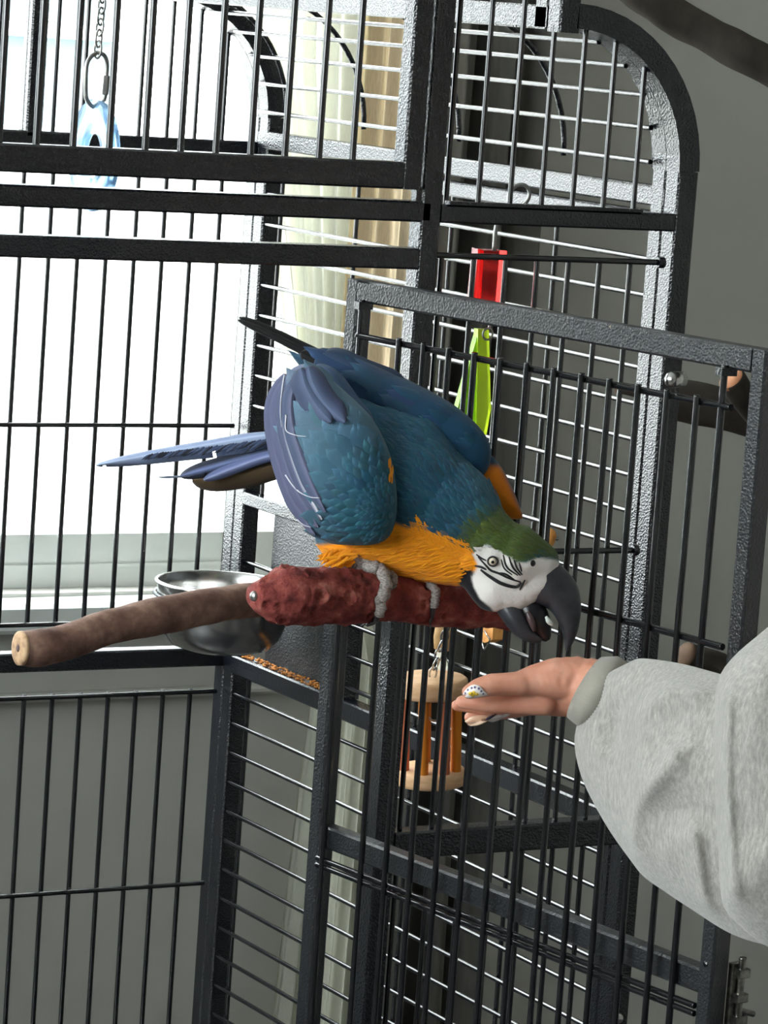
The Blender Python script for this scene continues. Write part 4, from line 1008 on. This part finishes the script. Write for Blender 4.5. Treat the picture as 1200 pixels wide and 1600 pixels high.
for (q, w_) in (([(694, 1012), (700, 1040), (716, 1075), (738, 1100)], .0075), ([(692, 1012), (694, 1050), (700, 1090), (702, 1125)], .0065)):
    P = [zt_(*a)-np.array([.004, 0, 0]) for a in q]; mb = MB(); mb.tube(spline(P, 6), w_, 8, squash=.3, up=(1, 0, 0)); part(mb, 'strip', LEA, rt)

# ================================================================== WOODEN PLAY TREE beside the cage
TW = bark('weathered grey brown wood', srgb(44, 40, 36), srgb(56, 51, 46), srgb(70, 64, 57), 26, (1, 1, .5))
tr_b = at(1345, 1000, 4.25); tr_b[2] = 0
tree = thing('play_tree', tr_b, 'weathered wooden parrot play tree with bare branches beside the cage', 'play stand')
def limb(L, name='branch', m=TW, n=20, amp=.003, sc=14, cut=None):
    S_ = spline([np.r_[at(x, y, z), r*z/FPX] for (x, y, z, r) in L], 7); me = lumpy_rod([q[:3] for q in S_], [q[3] for q in S_], n, amp, sc, 0, L[0][0]*.01, True)
    me.polygons.foreach_set('use_smooth', [True]*len(me.polygons)); o = keep(obj(name, me, m), tree)
    if cut is not None:
        a = S_[0][:3]-S_[1][:3]; a /= np.linalg.norm(a); r = S_[0][3]; MB().lathe([(.0001, .002), (r*.9, .0018), (r*1.02, -.001), (r*1.02, -.004)], S_[0][:3], 20, a).build('cut_end', cut, o)
    return o
trunk_pts = [tr_b+np.array([0, 0, z]) for z in (0.02, .4, .8, 1.2, 1.55, 1.9)]
tk = lumpy_rod(spline(trunk_pts, 6), [.05-.0005*i for i in range(31)], 22, .005, 12, 0, 2.0, True); tk.polygons.foreach_set('use_smooth', [True]*len(tk.polygons)); keep(obj('trunk', tk, TW), tree)
part(MB().lathe([(.0001, .0), (.26, .0), (.26, .03), (.24, .04), (.0001, .04)], tr_b, 40), 'base', TW, tree)
CUTO = noisy('orange cut wood', srgb(176, 112, 76), srgb(214, 152, 112), 50, .7)
limb([(955, -45, 4.28, 20), (985, -18, 4.28, 26), (1030, 10, 4.28, 28), (1083, 42, 4.28, 29), (1142, 74, 4.27, 29), (1200, 104, 4.26, 30), (1345, 190, 4.25, 38)])
limb([(1045, 622, 4.22, 31), (1100, 632, 4.22, 33), (1160, 648, 4.22, 33), (1240, 672, 4.23, 34), (1345, 700, 4.25, 38)])
limb([(1142, 592, 4.10, 21), (1165, 624, 4.12, 21), (1195, 660, 4.16, 22), (1240, 690, 4.22, 24)], cut=CUTO)
limb([(966, 606, 4.27, 10), (1000, 612, 4.26, 12), (1060, 625, 4.23, 18)], cut=noisy('brown cut wood', srgb(84, 58, 44), srgb(104, 74, 56), 50, .8))
limb([(1070, 1022, 4.18, 20), (1110, 1040, 4.2, 24), (1200, 1080, 4.22, 28), (1345, 1130, 4.25, 38)], cut=noisy('dull cut wood', srgb(92, 70, 54), srgb(116, 90, 70), 50, .8))

# ================================================================== PERSON: left arm in a grey sweatshirt, palm up under the beak
ZH = 3.06; PH = ZH/FPX
def Hh(x, y, d=0.0): return at(x, y, ZH+d)
SKIN = mat('skin', srgb(206, 150, 126), .5, 0, .35, Subsurface_Weight=.12, Subsurface_Scale=.004)
SKIN.node_tree.nodes['Principled BSDF'].inputs['Subsurface Radius'].default_value = (1, .35, .2)
v_ = coords(SKIN); f_ = noise(SKIN, v_, 38, 4); colour(SKIN, ramp(SKIN, f_, [(.3, srgb(194, 130, 106)), (.55, srgb(210, 150, 126)), (.75, srgb(220, 166, 144))])); bump(SKIN, noise(SKIN, v_, 700, 3), .15, .0004)
hb = []
def hchain(L, step=.3): hb.extend(chain_balls([Hh(x, y, d) for (x, y, d, r) in L], [r*PH for (x, y, d, r) in L], step))
hchain([(1010, 1100, -.070, 38), (965, 1084, -.03, 42), (922, 1072, -.006, 45), (900, 1073, .004, 41)])
hchain([(922, 1074, .024, 40), (900, 1078, .030, 36)])
hchain([(900, 1062, -.004, 38), (870, 1060, -.006, 34), (840, 1062, -.008, 26), (812, 1067, -.012, 19)])
hchain([(812, 1068, -.014, 20), (786, 1069, -.017, 18.5), (768, 1070, -.019, 18.5), (748, 1075, -.021, 16), (733, 1081, -.021, 12)])
hchain([(895, 1086, .012, 36), (862, 1094, .012, 26), (846, 1098, .008, 21)])
hchain([(895, 1086, .034, 36), (862, 1094, .040, 25)])
for (pts) in ([(850, 1098, .001, 21), (805, 1100, .000, 17), (768, 1098, .000, 16), (742, 1097, .001, 14.5), (722, 1097, .003, 11)],
              [(850, 1100, .020, 18), (805, 1104, .0205, 14.6), (768, 1104, .0205, 13.8), (738, 1103, .021, 12.4), (714, 1102, .021, 9.5)],
              [(850, 1101, .038, 17), (812, 1106, .039, 14), (780, 1110, .0395, 13.2), (752, 1115, .0395, 11.8), (734, 1121, .039, 9.5)],
              [(856, 1101, .055, 15), (826, 1107, .0565, 12), (802, 1112, .057, 11.2), (784, 1115, .057, 10), (770, 1119, .0565, 8)]): hchain(pts)
hand_me = blob_mesh(hb, .00125, 7, .5)
# rest of the body (outside the frame): shoulder, torso, head, legs; coarse, same mesh
SHO = at(1530, 640, 2.84); ELB = at(1200, 1300, 2.885)
SHO2 = SHO+vh*.30+ph*.16; MID = (SHO+SHO2)/2
def up(p, z): return np.array([p[0], p[1], z])
zsh = SHO[2]; HIP = MID+ph*.03
cb_ = []
def cchain(P, rs): cb_.extend(chain_balls(P, rs, .4))
cchain([ELB+(Hh(1010, 1092, -.075)-ELB)*.96, ELB], [.030, .034]); cchain([ELB, SHO], [.036, .052]); cchain([SHO, SHO2], [.07, .07]); cchain([SHO2, up(SHO2+ph*.05, zsh-.30)], [.055, .045]); cchain([up(SHO2+ph*.05, zsh-.30), up(SHO2-ph*.05, zsh-.50)], [.042, .03])
for o_ in (-.09, 0, .09): cchain([MID+vh*o_+np.array([0, 0, -.02]), up(MID+vh*o_*.8, zsh-.28), up(HIP+vh*o_, zsh-.50)], [.09, .085, .10])
cchain([MID, MID+np.array([0, 0, .12]), ], [.055, .05])
HEADC = MID+np.array([0, 0, .22])-ph*.02
cchain([HEADC-ph*.015, HEADC+ph*.03+np.array([0, 0, .02])], [.082, .088]); cchain([HEADC-ph*.055+np.array([0, 0, -.06]), HEADC+np.array([0, 0, -.05])], [.045, .06]); cchain([HEADC-ph*.098+np.array([0, 0, -.012]), HEADC-ph*.08+np.array([0, 0, .02])], [.014, .012])
for o_ in (-.09, .09): cchain([up(HIP+vh*o_, zsh-.52), up(HIP+vh*o_, .48), up(HIP+vh*o_+ph*.01, .09)], [.088, .06, .042]); cchain([up(HIP+vh*o_+ph*.02, .04), up(HIP+vh*o_-ph*.15, .035)], [.04, .032])
rest_me = blob_mesh(cb_, .012, 5, .5)
bm = bmesh.new(); bm.from_mesh(hand_me); bm.from_mesh(rest_me); pm = bpy.data.meshes.new('body'); bm.to_mesh(pm); bm.free(); pm.polygons.foreach_set('use_smooth', [True]*len(pm.polygons))
person = thing('person', up(HIP, 0), 'person in a grey sweatshirt reaching an open palm under the beak', 'person')
pbody = keep(obj('body', pm, SKIN), person)
bvh_h = BVHTree.FromPolygons([v.co.copy() for v in hand_me.vertices], [tuple(p.vertices) for p in hand_me.polygons])
NAILW = noisy('white nail varnish', srgb(228, 218, 216), srgb(240, 232, 230), 60, .18)
NAILO = noisy('orange white nail varnish', srgb(224, 190, 160), srgb(232, 206, 186), 60, .2)
NAILP = mat('dark violet varnish', srgb(52, 40, 66), .2)
def nail(poly, m, off=.0012, th=.0009, name='nail'):
    c = np.mean(poly, axis=0); O = np.array(spline([np.array(p, float) for p in poly+[poly[0]]], 6)[:-1]); V = []; rings = (0, .35, .7, 1.0)
    for lay in (0, 1):
        for r in rings[1:]:
            for q in O:
                p = c+(q-c)*r; h = surf(bvh_h, *p); P = h[0] if h else None
                if P is None:
                    h = surf(bvh_h, *(c+(p-c)*.55)); P = at(p[0], p[1], (h[0]-CC)@CF) if h else Hh(*p)
                V.append(P-CF*(off+th*lay+.0012*(1-r*r)))
    n = len(O); F = []
    for lay in (0, 1):
        b0 = lay*3*n; F.append(tuple(b0+j for j in range(n)))
        for i in range(2): F += [(b0+i*n+j, b0+i*n+(j+1) % n, b0+(i+1)*n+(j+1) % n, b0+(i+1)*n+j) for j in range(n)]
    F += [(2*n+j, 2*n+(j+1) % n, 5*n+(j+1) % n, 5*n+j) for j in range(n)]
    return part(MB().add(V, F, True), name, m, person)
nl_ = nail([(722, 1087), (727, 1078), (737, 1070), (748, 1071), (756, 1079), (761, 1086), (748, 1089), (733, 1091)], NAILW)
bvn = bvh_of([nl_])
def dot(x, y, r, m):
    h = surf(bvn, x, y)
    if h: MB().lathe([(.0001, .0003), (r*PH, .0002), (r*PH, -.0003)], h[0], 12, h[1]).build('nail_art', m, nl_)
YEL = mat('yellow flower print', srgb(232, 196, 60), .3); BLU = mat('blue petal print', srgb(92, 92, 132), .3)
for (x, y, r) in ((735, 1084, 3.2), (740, 1083, 3.6), (745, 1085, 3.0), (739, 1087, 2.6)): dot(x, y, r, YEL)
for (x, y, r) in ((727, 1083, 1.8), (731, 1078, 1.8), (737, 1075, 1.9), (742, 1074, 1.9), (748, 1076, 1.9), (752, 1080, 1.8), (755, 1084, 1.6)): dot(x, y, r, BLU)
nail([(726, 1127), (738, 1119), (756, 1117), (768, 1118), (762, 1126), (748, 1133), (734, 1134)], NAILO)
nail([(758, 1125), (768, 1119), (784, 1116), (798, 1116), (786, 1122), (770, 1128)], NAILW)
nail([(756, 1126), (764, 1119), (776, 1115), (772, 1119), (764, 1124)], NAILP, .0024)

# sweatshirt
SWEAT = mat('heather grey fleece', srgb(168, 166, 162), .95, 0, .1, Sheen_Weight=.35, Sheen_Roughness=.6)
v_ = coords(SWEAT, (1, 1, .3)); f_ = noise(SWEAT, v_, 340, 5, .75); f2_ = noise(SWEAT, coords(SWEAT, (.5, 1.5, 1)), 420, 3, .7)
colour(SWEAT, ramp(SWEAT, f_, [(.3, srgb(136, 133, 128)), (.5, srgb(160, 157, 152)), (.72, srgb(188, 185, 180))])); bump(SWEAT, f2_, .35, .0012)
RIB = mat('ribbed grey cuff', srgb(152, 148, 138), .95, 0, .1, Sheen_Weight=.2)
def ridgesum(x, y, R):
    h = 0.0
    for (pl, amp, wl_, wr_) in R:
        best = None; run = 0.0; tot = sum(math.hypot(b[0]-a[0], b[1]-a[1]) for (a, b) in zip(pl[:-1], pl[1:]))
        for (a, b) in zip(pl[:-1], pl[1:]):
            ax, ay = a; ex, ey = b[0]-ax, b[1]-ay; L2 = ex*ex+ey*ey; t = max(0, min(1, ((x-ax)*ex+(y-ay)*ey)/L2)); dx, dy = x-ax-t*ex, y-ay-t*ey; d = math.hypot(dx, dy)
            sg = 1 if ex*dy-ey*dx > 0 else -1
            if best is None or d < best[0]: best = (d, sg, run+t*math.sqrt(L2))
            run += math.sqrt(L2)
        d, sg, sp_ = best; amp = amp*min(1, sp_/45)*min(1, (tot-sp_)/45+.35); wdt = wr_ if sg > 0 else wl_; h += amp*math.exp(-((d*d+9)**.5-3)/wdt*1.15)
    return h
def clothpiece(outline, zfun, bf, bb, R, nr=46, na=150, centre=None, power=.5):
    O = np.array(spline([np.array(p, float) for p in outline+[outline[0]]], 8)[:-1]); seg = np.r_[0, np.cumsum(np.linalg.norm(np.diff(np.vstack([O, O[:1]]), axis=0), axis=1))]; ts = np.linspace(0, seg[-1], na, endpoint=False)
    OX = np.interp(ts, seg, np.r_[O[:, 0], O[0, 0]]); OY = np.interp(ts, seg, np.r_[O[:, 1], O[0, 1]]); c = np.array(centre)
    V = []; F = []
    for sgn, bl_ in ((-1, bf), (1, bb)):
        base = len(V)
        for i in range(0, nr+1):
            r = math.sin(max(i, .02)/nr*math.pi/2)
            for j in range(na):
                x = c[0]+(OX[j]-c[0])*r; y = c[1]+(OY[j]-c[1])*r
                z = zfun(x, y)+sgn*bl_*(max(0, 1-r*r)**power)
                if sgn < 0: z -= (ridgesum(x, y, R)+.003*mnoise.noise(Vector((x*.012, y*.012, 3.3))))*min(1, (1-r)*9+.0)
                V.append(at(x, y, z))
        for i in range(nr):
            for j in range(na): a = base+i*na; F.append((a+j, a+na+j, a+na+(j+1) % na, a+(j+1) % na))
    return MB().add(V, F, True)
SL = [(982, 1035), (998, 1029), (1020, 1030), (1060, 1036), (1100, 1046), (1150, 1062), (1230, 1100), (1262, 1250), (1258, 1420), (1232, 1480), (1190, 1475), (1140, 1458), (1085, 1424), (1040, 1394), (1006, 1370), (985, 1344), (955, 1302), (928, 1256), (908, 1212), (898, 1168), (901, 1134), (917, 1092), (945, 1056)]
RS = [([(1090, 1152), (1052, 1184), (1012, 1236), (993, 1266), (990, 1320), (996, 1368)], .026, 38, 17),
      ([(992, 1256), (1003, 1200), (1005, 1128), (1020, 1094), (1052, 1078), (1116, 1086)], .022, 15, 46),
      ([(1076, 1262), (1090, 1335), (1100, 1400), (1120, 1450)], .022, 15, 34),
      ([(940, 1090), (915, 1150), (930, 1230), (965, 1300)], .010, 40, 40), ([(1030, 1290), (1050, 1380)], .006, 18, 18), ([(985, 1085), (962, 1125), (955, 1185)], -.022, 26, 26), ([(1060, 1110), (1090, 1105)], -.010, 14, 14)]
sleeve = clothpiece(SL, lambda x, y: 3.04-(x-900)*.00062+(y-1200)*.00004, .062, .055, RS, centre=(1160, 1250))
sl_o = part(sleeve, 'sleeve', SWEAT, person)
UA = [(1117, 1088), (1124, 1056), (1150, 1022), (1200, 979), (1260, 920), (1330, 800), (1400, 700), (1470, 760), (1480, 1000), (1460, 1300), (1400, 1480), (1300, 1510), (1240, 1494), (1190, 1474), (1145, 1436), (1128, 1408), (1122, 1330), (1116, 1216)]
RU = [([(1140, 1060), (1135, 1200), (1142, 1330), (1150, 1420)], .016, 12, 44), ([(1230, 980), (1180, 1080), (1170, 1200)], .008, 40, 50), ([(1200, 1300), (1170, 1420)], .006, 40, 40)]
ua = clothpiece(UA, lambda x, y: 2.842-(x-1150)*.00006, .085, .05, RU, nr=30, na=120, centre=(1290, 1210), power=.42)
part(ua, 'upper_sleeve', SWEAT, person)
tb = []
for o_ in (-.10, 0, .10): tb.extend(chain_balls([MID+vh*o_+np.array([0, 0, -.01]), up(MID+vh*o_*.9, zsh-.28), up(HIP+vh*o_, zsh-.54)], [.105, .108, .122], .4))
tb.extend(chain_balls([SHO, SHO2], [.082, .082], .4)); tb.extend(chain_balls([SHO2, up(SHO2+ph*.05, zsh-.30), up(SHO2-ph*.04, zsh-.48)], [.075, .064, .052], .4)); tb.extend(chain_balls([SHO, SHO+(ELB-SHO)*.55], [.08, .072], .4))
keep(obj('sweatshirt', blob_mesh(tb, .011, 4), SWEAT), person)
jb = []
for o_ in (-.09, .09): jb.extend(chain_balls([up(HIP+vh*o_, zsh-.52), up(HIP+vh*o_, .48), up(HIP+vh*o_+ph*.01, .07)], [.108, .078, .062], .4))
keep(obj('trousers', blob_mesh(jb, .011, 3), noisy('dark denim', srgb(34, 40, 56), srgb(48, 56, 74), 200, .9)), person)
sb_ = []
for o_ in (-.09, .09): sb_.extend(chain_balls([up(HIP+vh*o_+ph*.03, .048), up(HIP+vh*o_-ph*.17, .044)], [.048, .042], .4))
keep(obj('shoes', blob_mesh(sb_, .008, 2), noisy('white trainers', srgb(196, 194, 190), srgb(220, 218, 214), 90, .6)), person)
hr = [(HEADC+ph*.035+np.array([0, 0, .035]), .098, None)]+chain_balls([HEADC+ph*.07, HEADC+ph*.09+np.array([0, 0, -.16]), HEADC+ph*.10+np.array([0, 0, -.30])], [.085, .07, .045], .4)
keep(obj('hair', blob_mesh(hr, .008, 3), noisy('dark brown hair', srgb(42, 28, 20), srgb(70, 48, 34), 60, .5, (4, 4, .4), .5, .003)), person)
for s_ in (-1, 1):
    ec = HEADC-ph*.082+vh*.032*s_+np.array([0, 0, .0]); part(MB().lathe([(.0001, .012), (.007, .0095), (.012, .001)], ec, 16, -ph), 'eye', NAILW, person)
part(MB().tube(spline([HEADC-ph*.094+vh*.022+np.array([0, 0, -.055]), HEADC-ph*.101+np.array([0, 0, -.057]), HEADC-ph*.094-vh*.022+np.array([0, 0, -.055])], 5), .005, 8), 'mouth', mat('lips', srgb(170, 92, 86), .5), person)
# ribbed cuff
def ellring(cx, cy, a, b, ang, z, tilt, n=120):
    out = []
    for j in range(n):
        q = 2*math.pi*j/n; u = a*math.cos(q); k = 1+.03*(1 if j % 2 else -1)
        out.append(at(cx+11*math.sin(q)+u*k*math.cos(ang), cy+u*k*math.sin(ang), z+b*k*math.sin(q)*1.0+tilt*u))
    return out
ANG = math.atan2(1120-1027, 890-942)
cr_ = [(918, 1073, 50, .030, 3.052, 0), (914, 1074, 53, .033, 3.050, 0), (921, 1076, 56, .036, 3.044, 0), (934, 1080, 61, .041, 3.034, 0), (948, 1085, 58, .040, 3.030, 0), (966, 1092, 46, .030, 3.026, 0)]
V = []; 
for (cx, cy, a, b, z, tl) in cr_: V += ellring(cx, cy, a, b, ANG, z, tl)
n = 120; F = [(i*n+j, i*n+(j+1) % n, (i+1)*n+(j+1) % n, (i+1)*n+j) for i in range(len(cr_)-1) for j in range(n)]
part(MB().add(V, F, True), 'cuff', RIB, person)
